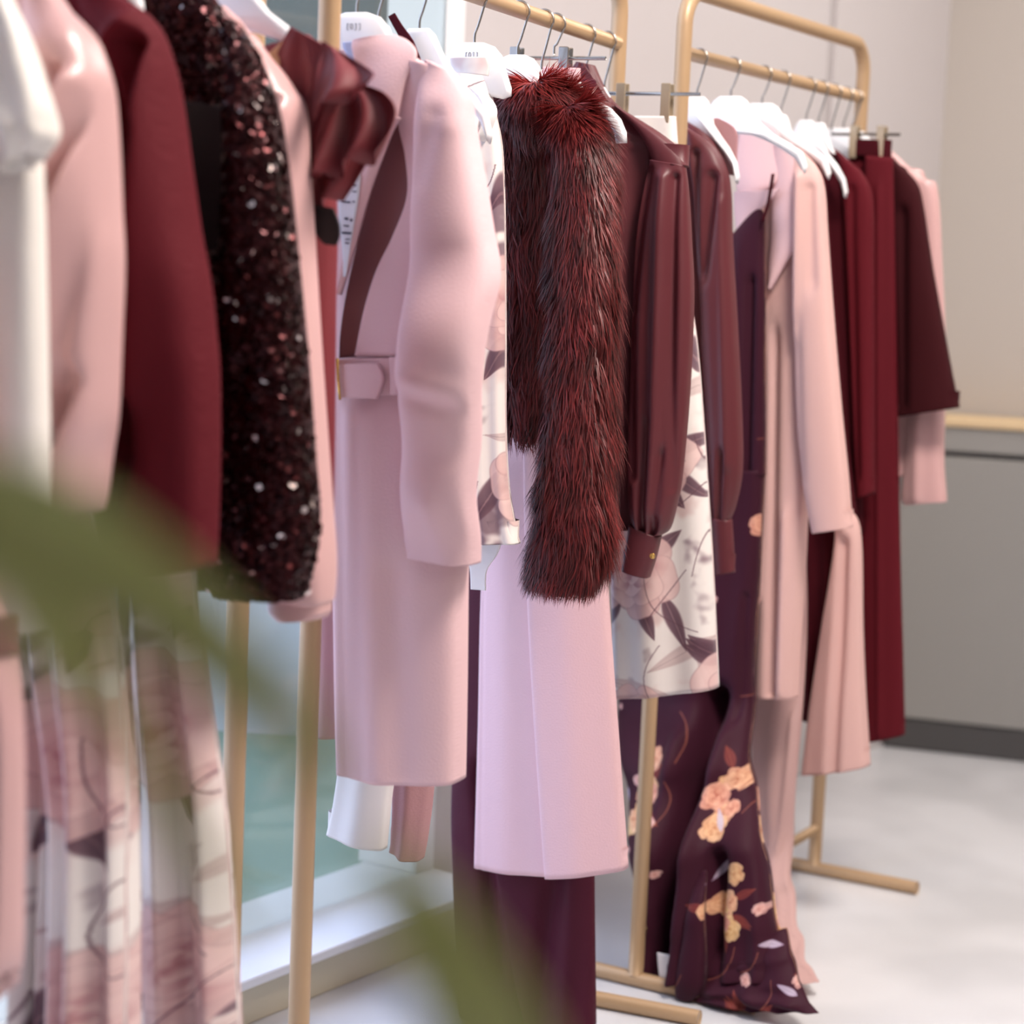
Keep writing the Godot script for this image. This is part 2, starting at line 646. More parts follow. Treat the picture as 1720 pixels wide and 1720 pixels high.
func sequins(parent: Node3D, g: Array, count: int, from := 0.0, to := 0.52) -> void:
	var st := SurfaceTool.new()
	st.begin(Mesh.PRIMITIVE_TRIANGLES)
	st.set_smooth_group(-1)
	for k in 10:
		st.add_vertex(Vector3.ZERO)
		st.add_vertex(Vector3(cos(TAU * (k + 1) / 10), sin(TAU * (k + 1) / 10), 0))
		st.add_vertex(Vector3(cos(TAU * k / 10), sin(TAU * k / 10), 0))
	st.generate_normals()
	var mm := MultiMesh.new()
	mm.transform_format = MultiMesh.TRANSFORM_3D
	mm.use_colors = true
	mm.mesh = st.commit()
	mm.instance_count = count
	var pts: PackedVector3Array = g[0]
	var rc: int = g[2]
	var rows: int = g[3] - 3
	for k in count:
		var i := int(rng.randf_range(from, to) * rc) % rc
		var j := 1 + rng.randi() % rows
		var a := pts[j * rc + i]
		var b := pts[j * rc + (i + 1) % rc]
		var c := pts[(j + 1) * rc + i]
		var nrm := -(b - a).cross(c - a)
		if nrm.length() < 1e-10:
			nrm = Vector3(0, 0, 1)
		nrm = nrm.normalized()
		var at := a + (b - a) * rng.randf() + (c - a) * rng.randf() + nrm * rng.randf_range(0.0008, 0.0026)
		var z := (nrm + Vector3(rng.randfn(), rng.randfn(), rng.randfn()) * 0.26).normalized()
		var x := z.cross(Vector3.UP)
		x = x.normalized() if x.length() > 0.05 else Vector3.RIGHT
		var r := rng.randf_range(0.0024, 0.0036)
		_put(mm, k, Transform3D(Basis(x * r, z.cross(x) * r, z * r), at))
		var v := rng.randf()
		mm.set_instance_color(k, Color(0.016 + 0.04 * v, 0.004 + 0.006 * v, 0.005 + 0.006 * v) if v < 0.985 else Color(0.8, 0.68, 0.66))  # a few pale discs have the sparkle put into their colour
	var o := MultiMeshInstance3D.new()
	o.name = "sequins"
	o.multimesh = mm
	o.material_override = M.sequin
	o.set_meta("kind", "stuff")
	parent.add_child(o, true)

# ---------------------------------------------------------------- the room
const DP := Vector3(0.578, 0, -0.816)      # the shopfront runs this way
const K1 := Vector3(1.02, 0, -5.08)        # its corner with the counter wall
const DC := Vector3(0.952, 0, 0.306)       # the counter wall runs this way

func wall_box(a: Vector3, b: Vector3, y0: float, y1: float, thick: float, outward: Vector3) -> ArrayMesh:
	var st := SurfaceTool.new()
	var d := b - a
	var m := slab(Vector3(d.length(), y1 - y0, thick), 0.002)
	var x := d.normalized()
	var basis := Basis(x, Vector3.UP, x.cross(Vector3.UP))
	st.begin(Mesh.PRIMITIVE_TRIANGLES)
	st.append_from(m, 0, Transform3D(basis, (a + b) * 0.5 + Vector3(0, (y0 + y1) * 0.5, 0) + outward * thick * 0.5))
	return st.commit()

func room() -> void:
	var q := K1 - DP * 6.3                    # near end of the shopfront wall
	var away := Vector3(-0.816, 0, -0.578)    # out through the shopfront
	var r := K1 + DC * 3.1
	var post := Vector3(-0.115, 0, -3.52)     # where the glass ends
	var glass_from := K1 - DP * 5.9
	var fl_ := PlaneMesh.new()
	fl_.size = Vector2(11, 11)
	struct("floor", slab(Vector3(11, 0.1, 11), 0.002, Vector3(0.4, -0.05, -0.9)), M.floor, "pale grey polished concrete floor under the racks", "floor")
	var over := PackedVector2Array()
	for p in [q, K1 + DP * 0.15, r, Vector3(4.05, 0, -4.3), Vector3(4.05, 0, 3.35), Vector3(q.x - 0.6, 0, 3.35)]:
		over.append(Vector2(p.x, p.z))
	var roof := struct("ceiling", plate(over, 0.1), M.ceiling, "white ceiling of the shop", "ceiling")
	roof.position.y = 2.75
	roof.rotation.x = PI / 2
	struct("wall_left", wall_box(post, K1 + DP * 0.15, 0, 2.7, 0.15, away), M.wall, "plain pale wall behind the racks right of the shopfront", "wall")
	struct("wall_left_lintel", wall_box(q, post, 2.45, 2.7, 0.15, away), M.wall, "wall strip above the shopfront glass", "wall")
	struct("wall_left_end", wall_box(q, glass_from, 0, 2.7, 0.15, away), M.wall, "wall at the near end of the shopfront", "wall")
	var seam := K1 - DP * 0.62
	struct("trim_1", wall_box(seam, seam + DP * 0.006, 0, 2.7, 0.006, -away), M.wall_seam, "thin vertical joint strip on the pale wall", "trim")
	struct("wall_back", wall_box(K1 - DC * 0.15, r, 0, 2.7, 0.15, Vector3(0.306, 0, -0.952)), M.wall_warm, "warm beige wall behind the counter", "wall")
	struct("wall_right", wall_box(Vector3(3.9, 0, -4.3), Vector3(3.9, 0, 3.2), 0, 2.7, 0.15, Vector3.RIGHT), M.shop_wall, "plain wall on the right side of the shop", "wall")
	struct("wall_front", wall_box(Vector3(-3.2, 0, 3.2), Vector3(4.05, 0, 3.2), 0, 2.7, 0.15, Vector3.BACK), M.shop_wall, "plain wall behind the viewpoint", "wall")
	struct("wall_side", wall_box(Vector3(q.x, 0, q.z - 0.05), Vector3(q.x - 0.6, 0, 3.3), 0, 2.7, 0.15, Vector3.LEFT), M.wall, "plain wall on the near left side of the shop", "wall")
	# shopfront: a low plinth with a white sill, a white post and large panes
	struct("trim_2", wall_box(q, post - away * 0.0, 0, 0.066, 0.12, -away), M.plinth, "low beige plinth along the foot of the shopfront", "trim")
	struct("trim_3", wall_box(q - away * 0.0, post, 0.0665, 0.082, 0.14, -away), M.white_paint, "white ledge on top of the low shopfront plinth", "trim")
	struct("trim_4", wall_box(q, post, 0.0, 0.0795, 0.12, away), M.white_paint, "inner sill below the shopfront glass", "trim")
	var win := Node3D.new()
	win.name = "window_1"
	add_child(win)
	win.set_meta("kind", "structure")
	win.set_meta("label", "shopfront window with a white post and tall glass panes")
	win.set_meta("category", "window")
	part("post", wall_box(post - DP * 0.05, post + DP * 0.09, 0.08, 2.45, 0.13, away), M.white_paint, win)
	var edges := [0.0, 1.9, 3.9]
	for k in 2:
		var a: Vector3 = post - DP * (0.05 + edges[k + 1])
		var b: Vector3 = post - DP * (0.05 + edges[k])
		part("pane", wall_box(a, b, 0.08, 2.45, 0.01, away), M.glass, win)
		part("mullion", wall_box(a - DP * 0.03, a + DP * 0.03, 0.08, 2.45, 0.08, away), M.white_paint, win)
	part("transom", wall_box(post - DP * 3.95, post, 2.41, 2.45, 0.08, away), M.white_paint, win)
	# outside
	struct("ground_outside", wall_box(q - DP + away * 0.13, post + DP * 1.6 + away * 0.13, 0.0, 0.068, 4.5, away), M.street, "teal green paving seen through the shopfront", "pavement")
	var h := thing("facade", "pale lavender building front with dark glazing across the street", "building", Vector3(-2.2, 0.06, -4.62))
	part("rendered_wall", slab(Vector3(4.5, 1.15, 0.12), 0.004, Vector3(0, 0.575, 0)), M.lavender, h)
	part("dark_glazing", slab(Vector3(4.5, 1.9, 0.05), 0.004, Vector3(0, 2.1, 0)), M.dark_glazing, h)
	for k in 5:
		part("glazing_bar", slab(Vector3(0.045, 1.9, 0.09), 0.004, Vector3(-2.0 + k * 0.97, 2.1, 0.02)), M.dark_frame, h)
	part("ledge", slab(Vector3(4.5, 0.05, 0.18), 0.006, Vector3(0, 1.16, 0.02)), M.lavender, h)
	# counter
	var ct := thing("counter", "grey shop counter with a pale wooden top and dark plinth", "counter", Vector3(0.91958, 0, -4.96439) + DC * 0.03, -atan2(0.306, 0.952))
	part("panel", slab(Vector3(2.9, 0.655, 0.1), 0.003, Vector3(1.45, 0.4085, -0.055)), M.counter_grey, ct)
	part("plinth", slab(Vector3(2.9, 0.078, 0.1), 0.003, Vector3(1.45, 0.041, -0.062)), M.dark_frame, ct)
	part("shadow_gap", slab(Vector3(2.9, 0.012, 0.09), 0.001, Vector3(1.45, 0.7425, -0.065)), M.dark_frame, ct)
	part("fascia", slab(Vector3(2.9, 0.06, 0.1), 0.003, Vector3(1.45, 0.7795, -0.055)), M.counter_grey, ct)
	part("wooden_top", slab(Vector3(2.92, 0.024, 0.13), 0.004, Vector3(1.45, 0.822, -0.06)), M.pale_wood, ct)

func lamp(called: String, at: Vector3, size: Vector2, energy: float, tint: Color, label: String) -> void:
	var t := thing(called, label, "ceiling light", at, 0.0, "ceiling light panels")
	part("housing", slab(Vector3(size.x + 0.05, 0.03, size.y + 0.05), 0.005, Vector3(0, 0.0, 0)), M.white_paint, t)
	part("glowing_panel", slab(Vector3(size.x, 0.008, size.y), 0.002, Vector3(0, -0.018, 0)), M.lamp_glow, t)
	var l := AreaLight3D.new()
	l.name = "panel_light"
	t.add_child(l)
	l.position = Vector3(0, -0.03, 0)
	l.rotation.x = -PI / 2
	l.area_size = size
	l.area_normalize_energy = true
	l.light_color = tint
	l.light_energy = energy
	l.shadow_enabled = true
	l.set("area_range", 12.0)
	l.set("area_attenuation", 2.0)

func _ready() -> void:
	# ------------------------------------------------ camera, sky, light, exposure
	var cam := Camera3D.new()
	cam.name = "camera"
	add_child(cam)
	cam.position = Vector3(0, 1.1606, 0)
	cam.rotation_order = EULER_ORDER_YXZ
	cam.rotation = Vector3(-0.1223, 0, 0.0425)
	cam.keep_aspect = Camera3D.KEEP_HEIGHT
	cam.fov = 28.2849
	cam.near = 0.05
	cam.far = 60.0
	cam.current = true
	var lens := CameraAttributesPhysical.new()
	lens.frustum_focal_length = 47.625
	lens.frustum_focus_distance = 2.62
	lens.exposure_aperture = 2.2
	lens.frustum_near = 0.05
	lens.frustum_far = 60.0
	cam.attributes = lens
	var we := WorldEnvironment.new()
	we.name = "world"
	add_child(we)
	var env := Environment.new()
	env.background_mode = Environment.BG_SKY
	var sky := Sky.new()
	var sm := ProceduralSkyMaterial.new()
	sm.sky_top_color = c8(190, 204, 222)
	sm.sky_horizon_color = c8(216, 222, 228)
	sm.ground_bottom_color = c8(120, 124, 124)
	sm.ground_horizon_color = c8(190, 196, 200)
	sky.sky_material = sm
	env.sky = sky
	env.background_energy_multiplier = 4.6
	env.ambient_light_source = Environment.AMBIENT_SOURCE_DISABLED
	env.tonemap_mode = Environment.TONE_MAPPER_LINEAR
	env.tonemap_exposure = 0.58
	env.sdfgi_enabled = true
	env.ssao_enabled = true
	env.ssil_enabled = true
	we.environment = env
	var day := AreaLight3D.new()               # daylight arriving through the shopfront panes
	day.name = "daylight"
	add_child(day)
	var mid := Vector3(-0.115, 1.27, -3.52) - DP * 2.0 + Vector3(0.816, 0, 0.578) * 0.02
	day.look_at_from_position(mid, mid + Vector3(0.816, 0, 0.578))
	day.area_size = Vector2(3.7, 2.25)
	day.area_normalize_energy = true
	day.light_color = c8(188, 206, 255)
	day.light_energy = 7.2
	day.shadow_enabled = true

	# ------------------------------------------------ materials
	M.weave_tex = noise_tex(0.12, 256, true, 3.0)
	M.font = SystemFont.new()
	M.font.font_names = PackedStringArray(["Droid Sans Mono"])
	M.gold = mat(c8(186, 154, 118), 0.4, 0.0, 0.2)
	M.chrome = mat(c8(170, 166, 160), 0.25, 0.0, 0.9)
	M.champagne = mat(c8(186, 168, 142), 0.35, 0.0, 0.6)
	M.brass = mat(c8(222, 180, 96), 0.25, 0.0, 0.9)
	M.white_plastic = mat(c8(238, 238, 240), 0.35)
	M.mark = mat(c8(140, 142, 148), 0.6)
	M.white_paint = mat(c8(236, 238, 240), 0.5)
	M.plinth = mat(c8(222, 214, 188), 0.6)
	M.wall = mat(c8(204, 198, 198), 0.9)
	M.wall_seam = mat(c8(188, 180, 180), 0.9)
	M.wall_warm = mat(c8(188, 180, 172), 0.9)
	M.shop_wall = mat(c8(150, 142, 138), 0.9)
	M.ceiling = mat(c8(238, 236, 232), 0.9)
	M.street = mat(c8(140, 168, 152), 0.8)
	M.lavender = mat(c8(226, 228, 242), 0.8)
	M.dark_glazing = mat(c8(70, 82, 92), 0.2)
	M.dark_frame = mat(c8(74, 72, 72), 0.6)
	M.counter_grey = mat(c8(148, 146, 142), 0.5)
	M.pale_wood = mat(c8(220, 194, 154), 0.5)
	M.floor = mat(c8(206, 207, 209), 0.26)
	var ft := noise_tex(0.008, 512)
	var ramp := Gradient.new()
	ramp.offsets = PackedFloat32Array([0.25, 0.75])
	ramp.colors = PackedColorArray([c8(204, 205, 208), c8(220, 221, 224)])
	ft.color_ramp = ramp
	M.floor.albedo_color = Color.WHITE
	M.floor.albedo_texture = ft
	M.floor.uv1_triplanar = true
	M.floor.uv1_world_triplanar = true
	M.floor.uv1_scale = Vector3(0.5, 0.5, 0.5)
	var g := StandardMaterial3D.new()
	g.transparency = BaseMaterial3D.TRANSPARENCY_ALPHA
	g.albedo_color = Color(0.85, 0.95, 0.95, 0.06)
	g.roughness = 0.03
	M.glass = g
	M.lamp_glow = mat(c8(255, 250, 240), 0.5)
	M.lamp_glow.emission_enabled = true
	M.lamp_glow.emission = c8(255, 246, 232)
	M.lamp_glow.emission_energy_multiplier = 1.0
	M.pink_coat = weave(mat(c8(220, 184, 187), 0.75, 0.3), 0.15)
	M.pink_satin = mat(c8(208, 166, 164), 0.3, 0.3)
	M.pink_warm = weave(mat(c8(216, 176, 170), 0.7, 0.3), 0.15)
	M.pink_trouser = weave(mat(c8(216, 178, 182), 0.65, 0.3), 0.2)
	M.mauve = weave(mat(c8(172, 128, 130), 0.7, 0.2), 0.2)
	M.mauve_dress = weave(mat(c8(200, 164, 160), 0.6, 0.2), 0.2)
	M.mauve_shade_and_cuff = mat(c8(118, 72, 74), 0.5, 0.2)  # shade inside the coat opening put into the colour; also the brown cuff
	M.pale_silk = mat(c8(222, 216, 214), 0.4, 0.5)
	M.cream = mat(c8(238, 232, 224), 0.5, 0.5)
	M.white_cloth = mat(c8(240, 236, 234), 0.6, 0.4)
	M.burgundy_coat = weave(mat(c8(88, 16, 27), 0.8, 0.1), 0.3)
	M.burgundy_satin = mat(c8(90, 37, 43), 0.45, 0.1)
	M.burgundy_ruffle = mat(c8(116, 40, 46), 0.5, 0.2)
	M.burgundy_dark = weave(mat(c8(66, 9, 20), 0.85, 0.05), 0.25)
	M.wine = weave(mat(c8(70, 20, 36), 0.65, 0.1), 0.25)
	M.maroon = weave(mat(c8(54, 11, 17), 0.85, 0.06), 0.25)
	M.black_lining_and_hole = mat(c8(24, 14, 16), 0.6)
	M.sequin_base = mat(c8(48, 14, 20), 0.7)
	M.sequin = mat(Color.WHITE, 0.22, 0.0, 0.85)
	M.sequin.vertex_color_use_as_albedo = true
	M.fur_skin = mat(c8(44, 8, 12), 0.9)
	M.fur_hair = mat(Color.WHITE, 0.46)
	M.fur_hair.vertex_color_use_as_albedo = true
	M.fur_hair.backlight_enabled = true
	M.fur_hair.backlight = Color(0.55, 0.5, 0.5)
	M.floral_light = mat(Color.WHITE, 0.5, 0.4)
	M.floral_light.albedo_texture = print_light()
	M.floral_light.uv1_scale = Vector3(2.5, 2.5, 1)
	M.floral_dark = mat(Color.WHITE, 0.62, 0.08)
	M.floral_dark.albedo_texture = print_dark()
	M.floral_dark.uv1_scale = Vector3(2.3, 2.3, 1)
	M.leaf = mat(c8(168, 164, 108), 0.5)
	M.leaf.backlight_enabled = true
	M.leaf.backlight = Color(0.5, 0.55, 0.25)
	M.brass_cloth = mat(c8(196, 160, 122), 0.5, 0.3)
	M.blue_label = mat(c8(170, 176, 206), 0.6)
	M.paper = mat(c8(214, 218, 228), 0.7)
	M.ink = mat(c8(52, 52, 72), 0.8)
	M.terracotta = mat(c8(214, 210, 204), 0.7)
	M.soil = mat(c8(62, 48, 38), 0.95)
	M.bark = mat(c8(128, 112, 84), 0.85)

	room()
	lamp("added_fill_light", Vector3(0.8, 2.67, -2.05), Vector2(0.6, 0.6), 12.5, c8(255, 242, 232), "square ceiling light panel over the racks of clothes")
	lamp("added_fill_light", Vector3(1.5, 2.67, -3.7), Vector2(0.9, 0.9), 4.4, c8(255, 246, 240), "square ceiling light panel above the open floor by the counter")
	lamp("added_fill_light", Vector3(1.7, 2.67, -0.2), Vector2(0.9, 0.9), 2.2, c8(255, 238, 226), "added square fill light panel on the right of the viewpoint")  # unseen panel added as fill for the garment fronts

	rack(Vector3(-0.6387, 0, -1.4035), 1.1519, 0.85, "gold garment rack nearest the viewpoint holding the sequinned jacket")
	rack(Vector3(-0.2214, 0, -2.2602), 1.1781, 0.9172, "middle gold garment rack holding the belted pink coat and the fur jacket")
	rack(Vector3(0.2333, 0, -3.1911), 1.0459, 0.7697, "farthest gold garment rack whose rounded top corner shows above its hangers", true)
	near_garments()
	middle_garments()
	far_garments()
	plant()

# ---------------------------------------------------------------- garments on the nearest rack
func near_garments() -> void:
	var t: Node3D
	var g: Array
	var rows: Array
	# blush sleeve at the very edge of the picture
	t = thing("blouse", "dusty pink long blouse with a brown cuff at the left picture edge", "blouse", Vector3(-0.5512, 0, -1.6), -0.4189)
	wear(t, "body", [-0.0123, 1.3476, 0.1049, 1.3458, -0.1019, 1.3214, 0.1307, 1.3106, -0.1128, 1.1045, 0.1293, 1.1163, -0.1147, 0.8103, 0.149, 0.8437, -0.1163, 0.5339, 0.1572, 0.5888], M.pink_satin, {"b": [0.01, 0.03, 0.035], "folds": [[4, 0.003, 0.012, 0.4]]})
	wear(t, "sleeve", [0.1578, 1.3071, 0.1651, 1.3027, 0.1572, 1.1166, 0.1671, 1.1181, 0.1711, 0.9123, 0.1832, 0.916, 0.1806, 0.8682, 0.2048, 0.8598, 0.1871, 0.7591, 0.2162, 0.7888, 0.1959, 0.6204, 0.2158, 0.6467, 0.2018, 0.5838, 0.2111, 0.6085], M.pink_satin, {"b": [0.02, 0.022], "z": 0.03, "folds": [[2, 0.002, 0.006, 0.2]]})
	wear(t, "cuff", [0.1904, 0.879, 0.199, 0.8799, 0.1926, 0.8585, 0.2037, 0.8673, 0.1965, 0.842, 0.209, 0.8533], M.mauve_shade_and_cuff, {"b": 0.026, "z": 0.034, "nv": 16}, "brown turned cuff")
	# cream blouse with cap sleeve
	t = thing("blouse", "cream silk blouse with a rounded cap sleeve over the floral trousers", "blouse", Vector3(-0.5201, 0, -1.67), -0.4189)
	wear(t, "body", [-0.0691, 1.3889, 0.0691, 1.3889, -0.0977, 1.3746, 0.0977, 1.3746, -0.1131, 1.3561, 0.1131, 1.3561, -0.1289, 1.3195, 0.1289, 1.3195, -0.142, 1.274, 0.142, 1.274, -0.1486, 1.2283, 0.1486, 1.2283, -0.152, 1.1731, 0.152, 1.1731, -0.1558, 1.0895, 0.1558, 1.0895, -0.1597, 0.9956, 0.1597, 0.9956, -0.1628, 0.9292, 0.1628, 0.9292, -0.1633, 0.8765, 0.1633, 0.8765, -0.1563, 0.8487, 0.1563, 0.8487], M.cream, {"b": [0.012, 0.035, 0.035, 0.04], "folds": [[5, 0.002, 0.009, 0.6], [9, 0.0, 0.004, 2.0]], "creases": [[0.1378, 1.2095, 0.1312, 0.8771, 0.006, -0.008], [0.1502, 1.1543, 0.1572, 0.8702, 0.005, 0.006]]})
	wear(t, "cap_sleeve", [0.1232, 1.3691, 0.138, 1.3535, 0.1166, 1.3156, 0.1584, 1.3188, 0.1166, 1.2796, 0.1714, 1.2878, 0.1237, 1.257, 0.1801, 1.2639, 0.1376, 1.2391, 0.1818, 1.252, 0.141, 1.2247, 0.1818, 1.24, 0.1456, 1.2121, 0.1712, 1.2264], M.cream, {"b": [0.012, 0.025, 0.03, 0.02], "z": 0.03, "folds": [[2, 0.001, 0.004, 1.0]]})
	rows = [0.1109, 1.3515, 0.1392, 1.3535, 0.1166, 1.3156, 0.1584, 1.3188, 0.1166, 1.2796, 0.1714, 1.2878, 0.1237, 1.257, 0.1801, 1.2639, 0.1376, 1.2391, 0.1818, 1.252, 0.141, 1.2247, 0.1818, 1.24, 0.1456, 1.2121, 0.1712, 1.2264]
	wear(t, "cap_sleeve", mirrored(rows), M.cream, {"b": [0.012, 0.025, 0.03, 0.02], "z": 0.0})
	# blush satin coat
	t = thing("coat", "blush pink satin coat with soft diagonal folds beside the cream blouse", "coat", Vector3(-0.4755, 0, -1.77), -0.4189)
	wear(t, "body", [-0.0345, 1.4212, 0.0345, 1.4212, -0.058, 1.3914, 0.058, 1.3914, -0.086, 1.3617, 0.086, 1.3617, -0.1042, 1.3324, 0.1042, 1.3324, -0.117, 1.2837, 0.117, 1.2837, -0.1209, 1.2153, 0.1209, 1.2153, -0.1227, 1.1163, 0.1227, 1.1163, -0.1272, 1.0162, 0.1272, 1.0162, -0.1253, 0.9338, 0.1253, 0.9338], M.pink_satin, {"b": [0.012, 0.035, 0.04, 0.045], "folds": [[3, 0.002, 0.01, 0.9]]})
	rows = [0.0764, 1.3861, 0.0941, 1.3732, 0.0786, 1.3478, 0.1142, 1.3511, 0.0878, 1.3237, 0.1304, 1.3357, 0.0933, 1.2996, 0.1409, 1.3205, 0.094, 1.2755, 0.1509, 1.2959, 0.0971, 1.2415, 0.1542, 1.2666, 0.099, 1.1878, 0.1588, 1.1929, 0.1021, 1.1388, 0.1623, 1.1474, 0.1079, 1.0647, 0.16, 1.0796, 0.1165, 1.0152, 0.1567, 1.0209, 0.1266, 0.9656, 0.1491, 0.985, 0.1308, 0.9436, 0.1474, 0.9519, 0.1324, 0.9346, 0.1451, 0.9413]
	wear(t, "sleeve", rows, M.pink_satin, {"b": [0.012, 0.035, 0.045, 0.045, 0.035], "z": 0.03, "nv": 120, "creases": [[0.1562, 1.2764, 0.1111, 1.1252, 0.009, -0.022], [0.1454, 1.2907, 0.1015, 1.1543, 0.009, 0.018], [0.1288, 1.2954, 0.1068, 1.1985, 0.008, -0.016], [0.1638, 1.2479, 0.1277, 1.047, 0.012, 0.016], [0.1456, 1.0481, 0.1137, 0.9811, 0.014, -0.022], [0.1701, 1.2289, 0.1272, 1.0072, 0.01, -0.018], [0.1548, 1.2334, 0.1149, 1.0859, 0.009, 0.016]]})
	wear(t, "sleeve", mirrored(rows), M.pink_satin, {"b": 0.03, "z": 0.0, "nv": 60})
	# floral trousers below
	t = thing("trousers", "pale floral wide trousers hanging below the cream blouse and pink coat", "trousers", Vector3(-0.4533, 0, -1.82), -0.4189)
	wear(t, "waistband", [-0.0299, 1.0769, 0.0612, 1.082, -0.0294, 1.034, 0.0646, 1.0402], M.floral_light, {"b": 0.014, "nv": 12})
	wear(t, "leg", [0.0142, 1.0367, 0.0645, 1.0402, 0.0201, 0.9513, 0.0872, 0.9576, 0.0387, 0.8118, 0.1218, 0.8231, 0.066, 0.6832, 0.1366, 0.6961, 0.0748, 0.573, 0.1389, 0.5876, 0.0757, 0.4259, 0.1403, 0.4439], M.floral_light, {"b": [0.012, 0.03, 0.035], "z": 0.01, "folds": [[2, 0.002, 0.02, 0.8]]})
	wear(t, "leg", [-0.0288, 1.034, 0.0097, 1.0369, -0.0251, 0.9475, 0.0216, 0.9524, -0.0046, 0.8065, 0.0384, 0.814, 0.012, 0.6749, 0.0539, 0.6847, 0.0188, 0.5628, 0.0535, 0.5739, 0.0194, 0.4136, 0.0538, 0.4273], M.floral_light, {"b": [0.012, 0.03, 0.035], "z": -0.012, "folds": [[2, 0.002, 0.02, 2.2]]})
	# burgundy coat
	t = thing("coat", "plain burgundy wool coat between the pink satin coat and the sequinned jacket", "coat", Vector3(-0.4266, 0, -1.88), -0.4189)
	wear(t, "body", [-0.0112, 1.4413, 0.0112, 1.4413, -0.0369, 1.4147, 0.0369, 1.4147, -0.0567, 1.3883, 0.0567, 1.3883, -0.0764, 1.3569, 0.0764, 1.3569, -0.0872, 1.2945, 0.0872, 1.2945, -0.103, 1.1687, 0.103, 1.1687, -0.119, 1.063, 0.119, 1.063, -0.1285, 0.956, 0.1285, 0.956, -0.1335, 0.8694, 0.1335, 0.8694], M.burgundy_coat, {"b": [0.012, 0.035, 0.04, 0.04], "folds": [[3, 0.001, 0.006, 0.6]]})
	rows = [0.0393, 1.3942, 0.0768, 1.3802, 0.0484, 1.3633, 0.1011, 1.3677, 0.0746, 1.3375, 0.112, 1.3574, 0.0878, 1.3169, 0.122, 1.3411, 0.0969, 1.2912, 0.1301, 1.3159, 0.103, 1.25, 0.1362, 1.284, 0.1046, 1.1773, 0.1567, 1.1841, 0.1055, 1.125, 0.1705, 1.1333, 0.1058, 1.083, 0.1779, 1.0904, 0.1045, 1.0406, 0.1838, 1.0473, 0.1063, 0.9553, 0.1875, 0.9641, 0.1104, 0.8693, 0.1872, 0.8818]
	wear(t, "sleeve", rows, M.burgundy_coat, {"b": [0.012, 0.035, 0.045, 0.045, 0.04], "z": 0.03, "creases": [[0.1134, 1.3581, 0.0819, 1.3174, 0.01, 0.012], [0.1128, 1.3307, 0.1071, 1.2041, 0.015, -0.05], [0.1073, 1.2507, 0.1099, 0.9777, 0.016, -0.04], [0.1187, 1.3174, 0.1299, 1.0428, 0.022, 0.02]]})
	wear(t, "sleeve", mirrored(rows), M.burgundy_coat, {"b": 0.03, "z": 0.0, "nv": 60})
	# floral dress
	t = thing("dress", "pale floral long dress whose skirt shows beside the gold upright", "dress", Vector3(-0.3954, 0, -1.95), -0.4189)
	wear(t, "body", [-0.0438, 1.4225, -0.003, 1.4216, -0.0469, 1.3784, 0.0138, 1.3777, -0.0281, 1.2223, 0.0408, 1.2242, -0.0106, 1.0527, 0.0713, 1.0584, 0.0206, 0.882, 0.0985, 0.8909, 0.0293, 0.7895, 0.1099, 0.8005, 0.0409, 0.6312, 0.1419, 0.6484, 0.0521, 0.5186, 0.1555, 0.5396, 0.0605, 0.3738, 0.1682, 0.3998], M.floral_light, {"b": [0.012, 0.03, 0.03, 0.04], "folds": [[2, 0.001, 0.022, 2.4], [5, 0.0, 0.007, 0.3]]})
	# sequinned jacket
	t = thing("jacket", "dark burgundy sequinned jacket glittering beside the burgundy coat", "jacket", Vector3(-0.3687, 0, -2.01), -0.4189)
	g = wear(t, "body", [-0.0264, 1.4362, 0.0264, 1.4362, -0.0492, 1.419, 0.0492, 1.419, -0.0657, 1.3965, 0.0657, 1.3965, -0.0812, 1.3686, 0.0812, 1.3686, -0.0866, 1.3017, 0.0866, 1.3017, -0.0903, 1.1722, 0.0903, 1.1722, -0.0914, 1, 0.0914, 1, -0.0937, 0.8332, 0.0937, 0.8332], M.sequin_base, {"b": [0.012, 0.03, 0.035, 0.035], "folds": [[2, 0.001, 0.004, 0.6]]})
	sequins(t, g, 6000)
	wear(t, "lining", [0.0578, 1.2989, 0.0949, 1.2948, 0.0654, 1.2647, 0.1134, 1.2872, 0.0704, 1.2259, 0.1184, 1.2489, 0.0839, 1.1705, 0.1206, 1.1773, 0.0941, 1.1597, 0.1197, 1.1607], M.black_lining_and_hole, {"sheet": 0.002, "z": 0.042, "nu": 20, "nv": 20}, "black lining of the open front")
	rows = [0.1104, 1.3724, 0.1193, 1.369, 0.1174, 1.3474, 0.1403, 1.3408, 0.1256, 1.3147, 0.1526, 1.3095, 0.1273, 1.271, 0.1649, 1.2691, 0.1275, 1.2104, 0.1759, 1.2123, 0.1238, 1.1604, 0.1832, 1.1634, 0.1194, 1.1044, 0.1922, 1.1089, 0.1187, 1.0368, 0.202, 1.0433, 0.1189, 0.9686, 0.2098, 0.9772, 0.1194, 0.9057, 0.2178, 0.9163, 0.1198, 0.8655, 0.2149, 0.8738, 0.1233, 0.8369, 0.2058, 0.8395]
	g = wear(t, "sleeve", rows, M.sequin_base, {"b": [0.014, 0.035, 0.04, 0.04, 0.035], "z": 0.04, "creases": [[0.1382, 1.2822, 0.1336, 1.0045, 0.02, 0.008]]})
	sequins(t, g, 9000)
	wear(t, "sleeve", mirrored(rows), M.sequin_base, {"b": 0.03, "z": 0.0, "nv": 50})
	# pink satin blouse
	t = thing("blouse", "pink satin blouse with gathered shoulder peeking out behind the sequinned jacket", "blouse", Vector3(-0.3464, 0, -2.06), -0.4189)
